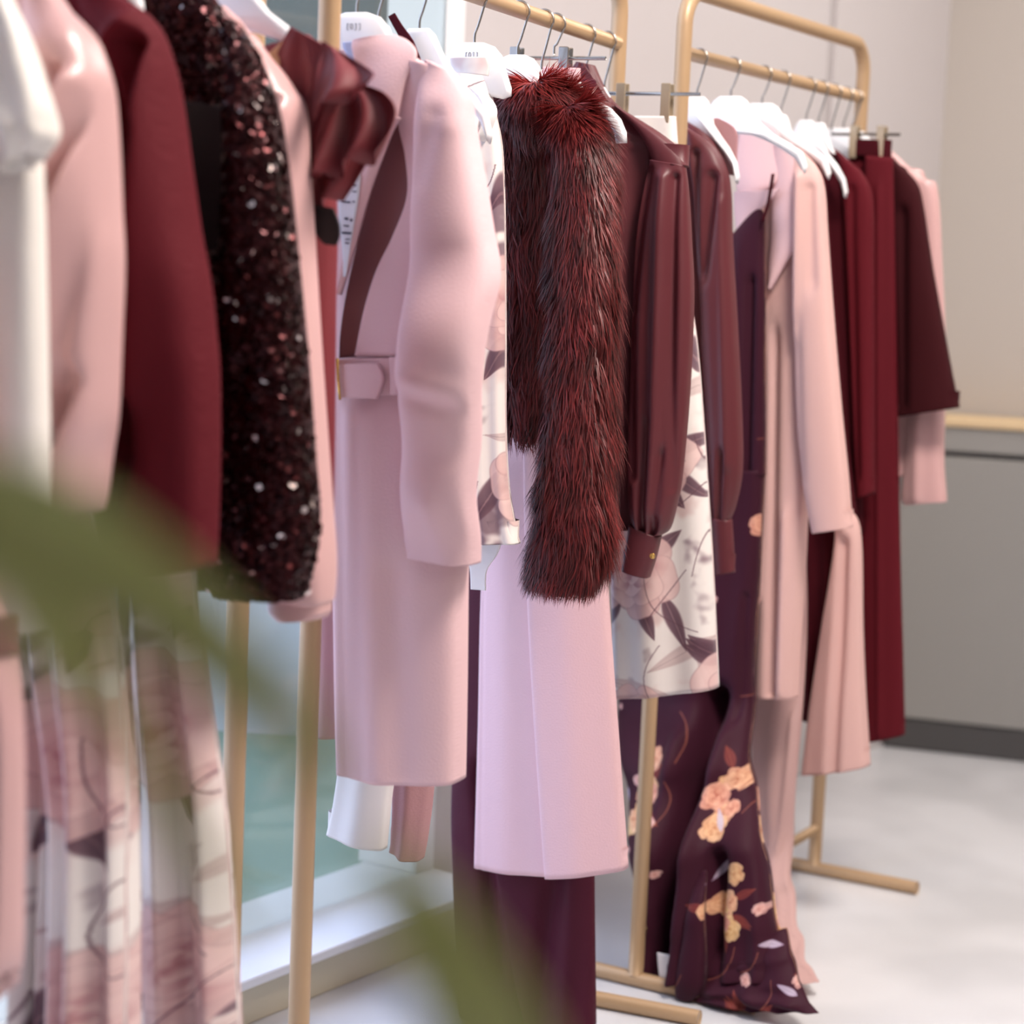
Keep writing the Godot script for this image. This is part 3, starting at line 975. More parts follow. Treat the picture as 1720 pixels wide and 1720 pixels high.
	wear(t, "body", [-0.0472, 1.3983, 0.0472, 1.3983, -0.0675, 1.3809, 0.0675, 1.3809, -0.0872, 1.3523, 0.0872, 1.3523, -0.0986, 1.2894, 0.0986, 1.2894, -0.1147, 1.1163, 0.1147, 1.1163, -0.1276, 0.9402, 0.1276, 0.9402, -0.1316, 0.8208, 0.1316, 0.8208], M.pink_satin, {"b": [0.012, 0.03, 0.03], "folds": [[4, 0.002, 0.006, 0.1]]})
	rows = [0.0854, 1.3703, 0.0937, 1.3566, 0.0914, 1.3453, 0.1131, 1.3385, 0.0985, 1.3169, 0.1281, 1.3193, 0.1035, 1.2884, 0.142, 1.298, 0.1074, 1.2311, 0.1487, 1.2324, 0.1095, 1.1153, 0.1608, 1.1186, 0.1131, 0.9981, 0.1736, 1.0037, 0.1207, 0.9096, 0.1832, 0.917, 0.1246, 0.8621, 0.1896, 0.8617, 0.1292, 0.8328, 0.1907, 0.8262, 0.1313, 0.8211, 0.188, 0.8181]
	wear(t, "sleeve", rows, M.pink_satin, {"b": [0.012, 0.03, 0.035, 0.04, 0.03], "z": 0.012, "creases": [[0.1167, 1.3181, 0.1013, 1.2951, 0.006, -0.008], [0.1317, 1.3079, 0.1139, 1.2781, 0.006, -0.008], [0.1415, 1.2926, 0.1468, 1.0006, 0.01, 0.01], [0.1273, 1.2782, 0.1422, 1.0355, 0.009, -0.012]]})
	wear(t, "sleeve", mirrored(rows), M.pink_satin, {"b": 0.025, "z": -0.02, "nv": 50})
	wear(t, "cuff", [0.1292, 0.8185, 0.1887, 0.8204, 0.131, 0.8067, 0.1883, 0.8109, 0.1417, 0.7993, 0.1844, 0.8046], M.pink_satin, {"b": 0.028, "z": 0.012, "nv": 14})
	# ruffled dress
	t = thing("dress", "burgundy dress with tiered ruffled sleeves on the white hanger by the upright", "dress", Vector3(-0.3242, 0, -2.11), -0.4189)
	wear(t, "body", [0.0315, 1.3548, 0.1109, 1.3768, 0.0466, 1.3465, 0.1275, 1.3639, 0.0627, 1.3406, 0.1418, 1.3465, 0.0724, 1.2934, 0.1437, 1.2943, 0.0783, 1.2341, 0.1427, 1.2358, 0.0828, 1.1745, 0.1456, 1.1771, 0.0836, 1.1144, 0.1461, 1.1179, 0.0833, 0.9928, 0.1491, 0.9984, 0.0846, 0.8696, 0.1518, 0.8773, 0.0868, 0.8075, 0.1524, 0.816], M.burgundy_ruffle, {"b": [0.01, 0.025, 0.028, 0.03], "folds": [[3, 0.001, 0.005, 0.9]]})
	wear(t, "neck_facing", [0.0829, 1.3511, 0.1093, 1.3728, 0.0871, 1.3465, 0.1116, 1.3648, 0.0968, 1.3419, 0.1089, 1.3453], M.brass_cloth, {"sheet": 0.0015, "z": 0.034, "nu": 12, "nv": 8}, "pale gold inside facing at the neckline")
	wear(t, "shoulder", [0.1108, 1.3802, 0.1448, 1.3651, 0.0967, 1.3538, 0.1705, 1.3502, 0.0975, 1.3319, 0.1778, 1.332, 0.1029, 1.2914, 0.1594, 1.292, 0.1075, 1.2333, 0.1481, 1.2342], M.burgundy_ruffle, {"sheet": 0.003, "z": 0.034, "bulge": [0.002, 0.006], "folds": [[3, 0.0, 0.004, 0.3]]})
	wear(t, "ruffle", [0.1482, 1.3662, 0.1683, 1.356, 0.1487, 1.3526, 0.1948, 1.3436, 0.1499, 1.3357, 0.2159, 1.3335, 0.1528, 1.3102, 0.2226, 1.3257, 0.1534, 1.2914, 0.2089, 1.3144], M.burgundy_ruffle, {"sheet": 0.0025, "z": [0.036, 0.07], "folds": [[1.5, 0.001, 0.010, 2.6]], "wave": 0.3, "nu": 60, "nv": 40}, "upper ruffle")
	wear(t, "ruffle", [0.1508, 1.3315, 0.1873, 1.3259, 0.1549, 1.3087, 0.2137, 1.317, 0.1533, 1.28, 0.2318, 1.2991, 0.1503, 1.2513, 0.2308, 1.2776, 0.1483, 1.2316, 0.2173, 1.257], M.burgundy_ruffle, {"sheet": 0.0025, "z": [0.02, 0.044], "folds": [[2.0, 0.001, 0.013, 0.4]], "wave": 0.4, "nu": 60, "nv": 40}, "middle ruffle")
	wear(t, "ruffle", [0.1376, 1.2752, 0.1876, 1.2759, 0.137, 1.2519, 0.1936, 1.2576, 0.1385, 1.2287, 0.1826, 1.2332, 0.1407, 1.2042, 0.1712, 1.2167], M.burgundy_ruffle, {"sheet": 0.0025, "z": [0.016, 0.034], "folds": [[1.3, 0.001, 0.010, 1.4]], "wave": 0.3, "nu": 50, "nv": 30}, "lowest ruffle")
	wear(t, "armhole_dark", [0.1445, 1.2078, 0.1647, 1.2055, 0.145, 1.1933, 0.1719, 1.1912, 0.1469, 1.1789, 0.173, 1.178, 0.1566, 1.1699, 0.1687, 1.1691], M.black_lining_and_hole, {"sheet": 0.002, "z": 0.034, "nu": 12, "nv": 8})  # the dark of the open armhole, laid on as a black sheet
	hanger(Vector3(-0.3242, 1.4915, -2.11), -0.4189, "white hanger whose bare sloping arm holds the ruffled burgundy dress", 0.165, 0.01, false, -0.05, 1.0)
	hanger(Vector3(-0.3687, 1.4915, -2.01), -0.4189, "white hanger inside the sequinned jacket at the top picture edge", 0.08)
	hanger(Vector3(-0.411, 1.4915, -1.915), -0.4189, "white hanger tip between the burgundy coat and sequinned jacket", 0.062, -0.03, false, -0.03)

# ---------------------------------------------------------------- garments on the middle rack
func middle_garments() -> void:
	var t: Node3D
	var g: Array
	var rows: Array
	# belted pink coat
	t = thing("coat", "pale pink belted wool coat with an open lapel and painted shade inside it", "coat", Vector3(-0.1966, 0, -2.32), -0.3927)
	wear(t, "body", [-0.0412, 1.3874, 0.0632, 1.3861, -0.0472, 1.3716, 0.0963, 1.3681, -0.04, 1.3452, 0.122, 1.3489, -0.0289, 1.2856, 0.1375, 1.2886, -0.0146, 1.1252, 0.1454, 1.1328, -0.0103, 1.0441, 0.1468, 1.0539, -0.0054, 0.935, 0.1511, 0.948, 0.001, 0.7971, 0.1555, 0.8139, 0.008, 0.6646, 0.1596, 0.6849, 0.0147, 0.5648, 0.1623, 0.5721], M.pink_coat, {"b": [0.014, 0.04, 0.045, 0.045], "p": 0.5, "nv": 120, "folds": [[1.5, 0.0, 0.004, 0.4]], "creases": [[0.0471, 0.9803, 0.0778, 0.5761, 0.022, 0.012], [0.0092, 0.9777, 0.0319, 0.5698, 0.012, -0.008], [0.0915, 0.8068, 0.1081, 0.5802, 0.02, -0.007]]})
	wear(t, "lining", [0.0624, 1.3089, 0.0916, 1.3156, 0.0595, 1.2692, 0.0957, 1.2661, 0.0454, 1.2187, 0.0966, 1.2233, 0.0342, 1.1665, 0.0815, 1.1863, 0.0235, 1.1138, 0.0627, 1.1468, 0.0183, 1.0741, 0.0484, 1.0992, 0.0178, 1.0463, 0.0385, 1.0488], M.mauve_shade_and_cuff, {"sheet": 0.002, "z": 0.05, "bulge": -0.002, "nu": 20, "nv": 30}, "mauve sheet painting the shade inside the open front")  # dark sheet: the shade inside the open coat, put into its colour
	wear(t, "collar", [0.0118, 1.3961, 0.0608, 1.4023, 0.0136, 1.3872, 0.0811, 1.3947, 0.0261, 1.3643, 0.0974, 1.3783, 0.0386, 1.3402, 0.0901, 1.3468, 0.047, 1.3084, 0.0846, 1.3063], M.pink_coat, {"sheet": 0.004, "z": [0.03, 0.062], "bulge": 0.006, "nu": 26, "nv": 30})
	wear(t, "lapel", [0.0444, 1.3202, 0.0907, 1.3094, 0.0444, 1.2821, 0.0814, 1.2941, 0.0427, 1.2501, 0.0709, 1.2685, 0.0366, 1.2178, 0.0565, 1.2299, 0.0307, 1.179, 0.0449, 1.1898, 0.023, 1.1463, 0.0332, 1.1493, 0.0196, 1.1188, 0.0234, 1.1164], M.pink_coat, {"sheet": 0.005, "z": [0.066, 0.062], "bulge": 0.004, "nu": 20, "nv": 40})
	wear(t, "front_panel", [0.0919, 1.3727, 0.1162, 1.3677, 0.0846, 1.341, 0.1349, 1.3414, 0.0816, 1.3061, 0.1399, 1.3068, 0.0918, 1.268, 0.143, 1.2671, 0.0956, 1.2266, 0.1447, 1.2253, 0.0807, 1.1837, 0.1464, 1.1859, 0.0618, 1.1442, 0.148, 1.1477, 0.0482, 1.0979, 0.1499, 1.1028, 0.0396, 1.0501, 0.1518, 1.0565], M.pink_coat, {"sheet": 0.004, "z": [0.05, 0.054], "bulge": 0.004, "nu": 24, "nv": 50})
	wear(t, "label_facing", [-0.0038, 1.3945, 0.0329, 1.397, -0.002, 1.3854, 0.0375, 1.3906, 0.0103, 1.3725, 0.0374, 1.3751], M.blue_label, {"sheet": 0.0015, "z": 0.024, "nu": 10, "nv": 6}, "bluish woven label inside the neck")
	rows = [0.1074, 1.3733, 0.1391, 1.3609, 0.1038, 1.3469, 0.1591, 1.3398, 0.1057, 1.3153, 0.1659, 1.3124, 0.1071, 1.2773, 0.1737, 1.2788, 0.1093, 1.2265, 0.1875, 1.2302, 0.112, 1.1818, 0.1989, 1.1865, 0.1143, 1.1369, 0.21, 1.1435, 0.1157, 1.0918, 0.2087, 1.1035, 0.1164, 1.0464, 0.2037, 1.0549, 0.1139, 1.0006, 0.1966, 1.0097, 0.1105, 0.9545, 0.1904, 0.9616, 0.1068, 0.9014, 0.1838, 0.9052, 0.1011, 0.8612, 0.1813, 0.8632, 0.0961, 0.8294, 0.1783, 0.8254]
	wear(t, "sleeve", rows, M.pink_coat, {"b": [0.014, 0.035, 0.04, 0.042, 0.04, 0.036], "z": [0.04, 0.05, 0.06, 0.092, 0.055, 0.015], "p": 0.55, "nv": 130, "creases": [[0.1355, 1.3095, 0.1212, 1.246, 0.014, -0.005], [0.1184, 1.034, 0.1971, 1.0195, 0.014, 0.008], [0.1189, 1.021, 0.1909, 0.9998, 0.012, -0.006], [0.1493, 0.8925, 0.1628, 0.8279, 0.018, 0.006]]})
	wear(t, "sleeve", mirrored(rows), M.pink_coat, {"b": 0.03, "z": -0.01, "nv": 60})
	wear(t, "belt", [0.0195, 1.0452, 0.1128, 1.0532, 0.0216, 1.0282, 0.112, 1.0363, 0.024, 1.0032, 0.113, 1.0129], M.pink_coat, {"sheet": 0.004, "z": 0.055, "bulge": 0.002, "nu": 30, "nv": 14})
	wear(t, "belt_end", [0.0243, 1.0404, 0.0726, 1.0445, 0.025, 1.022, 0.0805, 1.0281, 0.0271, 1.0037, 0.0727, 1.0053], M.pink_coat, {"sheet": 0.005, "z": 0.064, "bulge": 0.002, "nu": 24, "nv": 14})
	wear(t, "belt_keeper", [0.089, 1.052, 0.0977, 1.0525, 0.0905, 1.0326, 0.0985, 1.0331, 0.0921, 1.0105, 0.0993, 1.0116], M.pink_coat, {"sheet": 0.006, "z": 0.066, "nu": 8, "nv": 14})
	part("buckle_bar", bar([Vector3(0.0258, 1.0471, 0.07), Vector3(0.0274, 1.0249, 0.07), Vector3(0.0304, 1.0014, 0.07)], 0.0016, 8), M.brass, t, "slim gold buckle bar")
	g = wear(t, "swing_tag", [0.025, 1.2456, 0.0482, 1.2486, 0.0216, 1.2204, 0.0462, 1.223, 0.0248, 1.1915, 0.0416, 1.1921, 0.0296, 1.1594, 0.0369, 1.1597, 0.0304, 1.1368, 0.0341, 1.1369], M.paper, {"sheet": 0.001, "z": 0.072, "nu": 8, "nv": 12}, "white paper swing tag with small dark print")
	part("print", bar([Vector3(0.0267, 1.2181, 0.0735), Vector3(0.0369, 1.2177, 0.0735)], 0.0008, 5), M.ink, t); part("print", bar([Vector3(0.0398, 1.2184, 0.0735), Vector3(0.0427, 1.2185, 0.0735)], 0.0006, 5), M.ink, t); part("print", bar([Vector3(0.031, 1.2002, 0.0735), Vector3(0.0347, 1.1996, 0.0735)], 0.0012, 5), M.ink, t); part("print", bar([Vector3(0.0384, 1.1985, 0.0735), Vector3(0.0398, 1.1985, 0.0735)], 0.0016, 5), M.ink, t); part("print", bar([Vector3(0.0298, 1.1924, 0.0735), Vector3(0.0364, 1.192, 0.0735)], 0.0008, 5), M.ink, t); part("print", bar([Vector3(0.0286, 1.1846, 0.0735), Vector3(0.0396, 1.1843, 0.0735)], 0.0012, 5), M.ink, t); part("print", bar([Vector3(0.0325, 1.1776, 0.0735), Vector3(0.0384, 1.1778, 0.0735)], 0.0006, 5), M.ink, t); part("print", bar([Vector3(0.0327, 1.1738, 0.0735), Vector3(0.0371, 1.1733, 0.0735)], 0.0008, 5), M.ink, t); part("print", bar([Vector3(0.0377, 1.2357, 0.0735), Vector3(0.0435, 1.2358, 0.0735)], 0.0008, 5), M.ink, t); part("print", bar([Vector3(0.0394, 1.2293, 0.0735), Vector3(0.0445, 1.2294, 0.0735)], 0.0006, 5), M.ink, t)
	hanger(Vector3(-0.1966, 1.4915, -2.32), -0.3927, "white hanger with printed mark inside the belted pink coat", 0.05, 0.0, true, -0.062, 1.1)
	# mauve midi dress behind the coat
	t = thing("dress", "mauve midi dress whose straight hem shows between the gold upright and belted coat", "dress", Vector3(-0.1759, 0, -2.37), -0.3927)
	wear(t, "body", [-0.0229, 1.3301, 0.0809, 1.3312, -0.0445, 1.296, 0.1042, 1.2983, -0.0548, 1.124, 0.1106, 1.1314, -0.0523, 0.8287, 0.1151, 0.8443, -0.048, 0.6853, 0.1178, 0.7048, -0.0452, 0.5859, 0.1188, 0.6059], M.mauve, {"b": [0.01, 0.02, 0.022], "folds": [[4, 0.001, 0.006, 0.2]], "nv": 60})
	# pale silk dress
	t = thing("dress", "pale silk dress with a slanted hem just below the belted pink coat", "dress", Vector3(-0.1552, 0, -2.42), -0.3927)
	wear(t, "body", [-0.0193, 1.3348, 0.0708, 1.3357, -0.0413, 1.2999, 0.0872, 1.3019, -0.0501, 1.1245, 0.094, 1.1309, -0.0425, 0.8237, 0.0751, 0.8349, -0.042, 0.6029, 0.0361, 0.6136, -0.0489, 0.5047, 0.0236, 0.516, -0.0585, 0.452, 0.0183, 0.4421], M.pale_silk, {"b": [0.01, 0.02, 0.022], "folds": [[1.2, 0.001, 0.004, 1.2]], "nv": 60})
	# mauve slip with strap
	t = thing("dress", "dusty rose long dress with a burgundy strap on a white hanger", "dress", Vector3(-0.1345, 0, -2.47), -0.3927)
	wear(t, "body", [-0.0063, 1.3325, 0.0541, 1.3304, -0.0236, 1.2545, 0.0725, 1.2568, -0.0174, 1.0397, 0.0728, 1.0451, -0.0016, 0.7474, 0.0604, 0.7545, 0.0043, 0.5226, 0.054, 0.5306, 0.0054, 0.4465, 0.0476, 0.4542, 0.0039, 0.4278, 0.0422, 0.4184], M.mauve, {"b": [0.01, 0.022, 0.024], "folds": [[1.4, 0.001, 0.005, 0.3]], "nv": 60})
	wear(t, "strap", [-0.032, 1.4432, -0.0236, 1.4473, -0.022, 1.428, -0.0128, 1.4327, -0.0145, 1.4169, -0.0013, 1.4196, -0.007, 1.4058, 0.007, 1.4058, 0.0136, 1.3588, 0.0276, 1.3589, 0.0228, 1.3242, 0.0352, 1.3244], M.burgundy_dark, {"sheet": 0.002, "z": 0.02, "nu": 6, "nv": 20}, "burgundy shoulder strap")
	hanger(Vector3(-0.1345, 1.4915, -2.47), -0.3927, "white hanger carrying the burgundy strap right behind the belted coat", 0.1, 0.0, false, -0.06, 1.0)
	hanger(Vector3(-0.1759, 1.4915, -2.37), -0.3927, "white hanger between the marked coat hanger and the burgundy strap", 0.05, 0.0, false, -0.066, 0.5)
	# white floral top
	t = thing("blouse", "white floral silk blouse with puffed shoulder behind the belted pink coat", "blouse", Vector3(-0.0724, 0, -2.62), -0.3927)
	wear(t, "body", [-0.0783, 1.3991, 0.0123, 1.4009, -0.0859, 1.3871, 0.0228, 1.3788, -0.0921, 1.3524, 0.0334, 1.3419, -0.0807, 1.2922, 0.044, 1.2931, -0.0763, 1.1859, 0.0519, 1.1905, -0.0712, 1.0632, 0.058, 1.0703, -0.0581, 0.9555, 0.0626, 0.9642, -0.0549, 0.8777, 0.0693, 0.8881, -0.0513, 0.8309, 0.078, 0.8427, -0.0482, 0.7957, 0.0898, 0.8021], M.floral_light, {"b": [0.012, 0.025, 0.028, 0.03], "folds": [[4, 0.001, 0.006, 1.9]]})
	wear(t, "puff", [-0.0064, 1.3728, 0.0215, 1.373, 0.0016, 1.3582, 0.039, 1.3615, 0.0118, 1.3399, 0.0466, 1.344, 0.0204, 1.3201, 0.0369, 1.3176, 0.0249, 1.3099, 0.0284, 1.3086], M.white_cloth, {"b": [0.01, 0.02, 0.02], "z": 0.035, "folds": [[3, 0.002, 0.006, 0.6]], "nv": 30})
	wear(t, "neckband", [-0.0231, 1.4118, 0.0275, 1.4133, -0.0212, 1.4044, 0.0313, 1.4016, -0.0141, 1.3941, 0.0302, 1.3899], M.floral_light, {"sheet": 0.002, "z": 0.022, "bulge": 0.006, "nu": 20, "nv": 10})
	wear(t, "shirt_tail", [0.0084, 0.8041, 0.0639, 0.8091, 0.0147, 0.7772, 0.0566, 0.7851, 0.0189, 0.758, 0.0425, 0.7618, 0.0208, 0.7345, 0.042, 0.7351], M.white_cloth, {"sheet": 0.002, "z": -0.01, "nu": 14, "nv": 14}, "white underlayer tail")
	hanger(Vector3(-0.0724, 1.4915, -2.62), -0.3927, "white hanger with printed mark between the pink coat and fur jacket", 0.05, 0.0, true, -0.058, 1.05)
	# fur jacket
	t = thing("jacket", "shaggy dark red fur jacket hanging in the middle rack", "jacket", Vector3(-0.0185, 0, -2.75), -0.3927)
	rows = [-0.0111, 1.3683, 0.0638, 1.3784, -0.0368, 1.3524, 0.097, 1.3587, -0.0495, 1.3207, 0.1172, 1.3236, -0.047, 1.2701, 0.1294, 1.2745, -0.0361, 1.151, 0.1366, 1.1584, -0.0259, 1.031, 0.1396, 1.0411, -0.0188, 0.9457, 0.1322, 0.9584]
	g = wear(t, "body", rows, M.fur_skin, {"b": [0.02, 0.045, 0.05, 0.045]})
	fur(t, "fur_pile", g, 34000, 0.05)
	rows = [0.0943, 1.3639, 0.1047, 1.3596, 0.0866, 1.3441, 0.1324, 1.3387, 0.0867, 1.309, 0.1471, 1.3043, 0.0898, 1.2479, 0.1563, 1.25, 0.0923, 1.171, 0.163, 1.1742, 0.0928, 1.0701, 0.1699, 1.0749, 0.092, 0.9604, 0.174, 0.9669, 0.0878, 0.8652, 0.1778, 0.8658, 0.082, 0.793, 0.1775, 0.7871, 0.0814, 0.7657, 0.1705, 0.7643]
	g = wear(t, "sleeve", rows, M.fur_skin, {"b": [0.02, 0.04, 0.045, 0.045, 0.04], "z": 0.05})
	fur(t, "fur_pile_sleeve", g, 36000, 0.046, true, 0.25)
	wear(t, "sleeve", mirrored(rows), M.fur_skin, {"b": 0.035, "z": 0.0, "nv": 40})
	rows = [0.0317, 1.3913, 0.0538, 1.3945, 0.0128, 1.3774, 0.0805, 1.3795, 0.0051, 1.3573, 0.1064, 1.3585, 0.0182, 1.3298, 0.1192, 1.3344]
	g = wear(t, "collar", rows, M.fur_skin, {"b": [0.02, 0.035, 0.035], "z": 0.03, "nv": 24})
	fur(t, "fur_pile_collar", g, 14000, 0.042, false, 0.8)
	hanger(Vector3(-0.0185, 1.4915, -2.75), -0.3927, "white hanger inside the shaggy fur jacket", 0.05, 0.0, false, -0.058, 0.9)
	# pink trousers
	t = thing("trousers", "pale pink wide trousers with pressed creases below the fur jacket", "trousers", Vector3(0.0312, 0, -2.87), -0.3927)
	wear(t, "waistband", [-0.0741, 1.4314, 0.0384, 1.4285, -0.0727, 1.4003, 0.0416, 1.3994], M.pink_trouser, {"b": 0.012, "nv": 10})
	wear(t, "leg", [-0.072, 1.4003, -0.0087, 1.4007, -0.071, 1.1934, -0.0069, 1.1958, -0.0826, 0.9223, 0, 0.9285, -0.0891, 0.6884, 0.0134, 0.6994, -0.0865, 0.4774, 0.0351, 0.4939, -0.0841, 0.2663, 0.0634, 0.2888], M.pink_trouser, {"b": [0.01, 0.016, 0.018, 0.02], "z": [-0.002, -0.016], "tilt": 0.024, "p": 0.4, "nv": 70, "creases": [[-0.0823, 0.7676, -0.069, 0.2692, 0.003, -0.003], [-0.0453, 0.8569, -0.0192, 0.2824, 0.03, 0.006]]})
	wear(t, "leg", [-0.0195, 1.3997, 0.0451, 1.3985, -0.0181, 1.1949, 0.0666, 1.198, -0.0108, 0.928, 0.0927, 0.9356, 0.0065, 0.6995, 0.1153, 0.7145, 0.029, 0.4944, 0.1417, 0.5097, 0.0546, 0.2892, 0.167, 0.3131], M.pink_trouser, {"b": [0.01, 0.018, 0.02, 0.022], "z": [0.008, 0.014], "tilt": -0.012, "p": 0.45, "nv": 70, "creases": [[0.0547, 0.8649, 0.1052, 0.302, 0.03, 0.006]]})
	clip_hanger(Vector3(0.0312, 1.4915, -2.87), -0.3927, "chrome clip hanger with spring loops above the fur jacket", -0.0486, -0.0447, 0.0766, [-0.0556, 0.0175], M.chrome)
	# burgundy trousers
	t = thing("trousers", "dark wine wide trousers reaching below the pink pressed trousers", "trousers", Vector3(0.0602, 0, -2.94), -0.3927)
	wear(t, "waistband", [-0.0652, 1.4241, 0.0333, 1.4213, -0.0674, 1.3905, 0.0368, 1.3898], M.wine, {"b": 0.011, "nv": 10})
	wear(t, "leg", [-0.0758, 1.3922, -0.0181, 1.3927, -0.1021, 1.021, -0.0189, 1.0258, -0.1518, 0.6604, -0.0307, 0.6731, -0.1613, 0.3746, -0.0369, 0.3923, -0.1534, 0.2169, -0.0299, 0.2371, -0.1396, 0.068, -0.0197, 0.0902, -0.13, 0.004, -0.0107, 0.0151], M.wine, {"b": [0.008, 0.014, 0.022], "z": -0.02, "tilt": 0.02, "nv": 70, "creases": [[-0.1051, 0.3962, -0.0543, 0.09, 0.014, -0.02]]})
	wear(t, "leg", [-0.014, 1.3901, 0.0407, 1.389, -0.0334, 1.0257, 0.0605, 1.0311, -0.0754, 0.6724, 0.074, 0.6879, -0.0878, 0.3916, 0.0858, 0.416, -0.0575, 0.2404, 0.0941, 0.265, -0.0254, 0.098, 0.1026, 0.1215, -0.0042, 0.0257, 0.107, 0.0475], M.wine, {"b": [0.008, 0.014, 0.022], "z": 0.01, "nv": 70, "creases": [[0.0402, 0.3713, 0.0185, 0.0288, 0.016, -0.016], [0.0682, 0.3753, 0.066, 0.0378, 0.014, 0.008]]})
	# satin blouse with buttoned cuff
	t = thing("blouse", "burgundy satin blouse with a gold button on its gathered cuff", "blouse", Vector3(0.0768, 0, -2.98), -0.3927)
	wear(t, "body", [-0.0111, 1.4505, 0.0152, 1.4455, -0.0356, 1.42, 0.0452, 1.397, -0.071, 1.3858, 0.0974, 1.3591, -0.0781, 1.3429, 0.1148, 1.3293, -0.0711, 1.1966, 0.1143, 1.2031, -0.0492, 0.9354, 0.1223, 0.9474, -0.0364, 0.7677, 0.1218, 0.7823], M.burgundy_satin, {"b": [0.012, 0.025, 0.028], "folds": [[4, 0.001, 0.006, 0.5]], "creases": [[0.0577, 1.3577, 0.09, 1.3439, 0.004, 0.005], [0.0621, 1.3435, 0.0953, 1.3289, 0.004, 0.005]]})
	wear(t, "collar", [0.0029, 1.4407, 0.0138, 1.4408, 0.0055, 1.4258, 0.033, 1.4176, 0.0085, 1.4007, 0.0524, 1.3911], M.burgundy_satin, {"sheet": 0.003, "z": 0.032, "nu": 12, "nv": 12})
	wear(t, "yoke", [0.052, 1.3919, 0.0695, 1.3805, 0.0688, 1.3755, 0.1044, 1.3627, 0.0917, 1.3543, 0.1368, 1.3434, 0.1092, 1.3314, 0.1603, 1.3241, 0.1214, 1.3052, 0.1708, 1.3038], M.burgundy_satin, {"b": [0.01, 0.02], "z": 0.02, "nv": 20})
	rows = [0.1167, 1.3123, 0.1684, 1.3052, 0.109, 1.2689, 0.174, 1.2706, 0.1025, 1.2018, 0.1814, 1.2047, 0.1016, 1.1175, 0.1893, 1.1217, 0.105, 0.9902, 0.1907, 0.996, 0.1077, 0.8703, 0.1866, 0.877, 0.1124, 0.8188, 0.1809, 0.8295, 0.1189, 0.79, 0.1727, 0.7918, 0.1245, 0.7801, 0.1612, 0.7804]
	wear(t, "sleeve", rows, M.burgundy_satin, {"b": [0.014, 0.026, 0.03, 0.03, 0.02], "z": 0.026, "nv": 110, "folds": [[3, 0.0, 0.005, 1.0]], "creases": [[0.1164, 1.2941, 0.1052, 1.1009, 0.008, -0.016], [0.1052, 1.1009, 0.1213, 0.863, 0.007, -0.012], [0.1417, 1.2864, 0.1564, 0.8142, 0.01, 0.008], [0.1592, 1.2868, 0.1813, 0.8507, 0.006, -0.01], [0.1401, 0.9501, 0.138, 0.7867, 0.005, -0.008], [0.1625, 0.9005, 0.1524, 0.788, 0.005, -0.008]]})
	wear(t, "sleeve", mirrored(rows), M.burgundy_satin, {"b": 0.025, "z": -0.01, "nv": 50})
	wear(t, "cuff", [0.1149, 0.7931, 0.1611, 0.7787, 0.1113, 0.758, 0.1554, 0.7488, 0.1076, 0.7254, 0.147, 0.7177], M.burgundy_satin, {"b": 0.02, "z": 0.03, "p": 0.5, "nv": 24})
	var bt := part("button", turned([Vector2(0.0001, 0), Vector2(0.0038, 0), Vector2(0.0042, 0.001), Vector2(0.0036, 0.0022), Vector2(0.002, 0.0016), Vector2(0.0001, 0.0016)], 20), M.brass, t, "small round gold button")
	bt.position = Vector3(0.1582, 0.7531, 0.052)
	bt.rotation.x = PI / 2
	hanger(Vector3(0.0768, 1.4915, -2.98), -0.3927, "white hanger holding the gold buttoned burgundy blouse behind the fur collar", 0.13, 0.0, false, -0.066, 1.1)
	var hg := thing("clothes_hanger", "thick white hanger with a down curved end in front of the burgundy satin blouse", "hanger", Vector3(0.0146, 1.4915, -2.83), -0.3927, "white hangers")
	var arc := PackedVector2Array([Vector2(0.0179, -0.0691), Vector2(0.0578, -0.0849), Vector2(0.0647, -0.1023), Vector2(0.0876, -0.1116), Vector2(0.1034, -0.1194), Vector2(0.1178, -0.1335), Vector2(0.1264, -0.1508), Vector2(0.128, -0.165), Vector2(0.1144, -0.166), Vector2(0.1111, -0.1526), Vector2(0.1027, -0.1384), Vector2(0.0867, -0.1275), Vector2(0.0673, -0.1182), Vector2(0.037, -0.1025), Vector2(-0.0031, -0.0868), Vector2(-0.0341, -0.087)])
	part("body", plate(arc, 0.014, 0.003), M.white_plastic, hg)
	part("hook", bar(hook_path(-0.07), 0.0016, 10), M.chrome, hg)

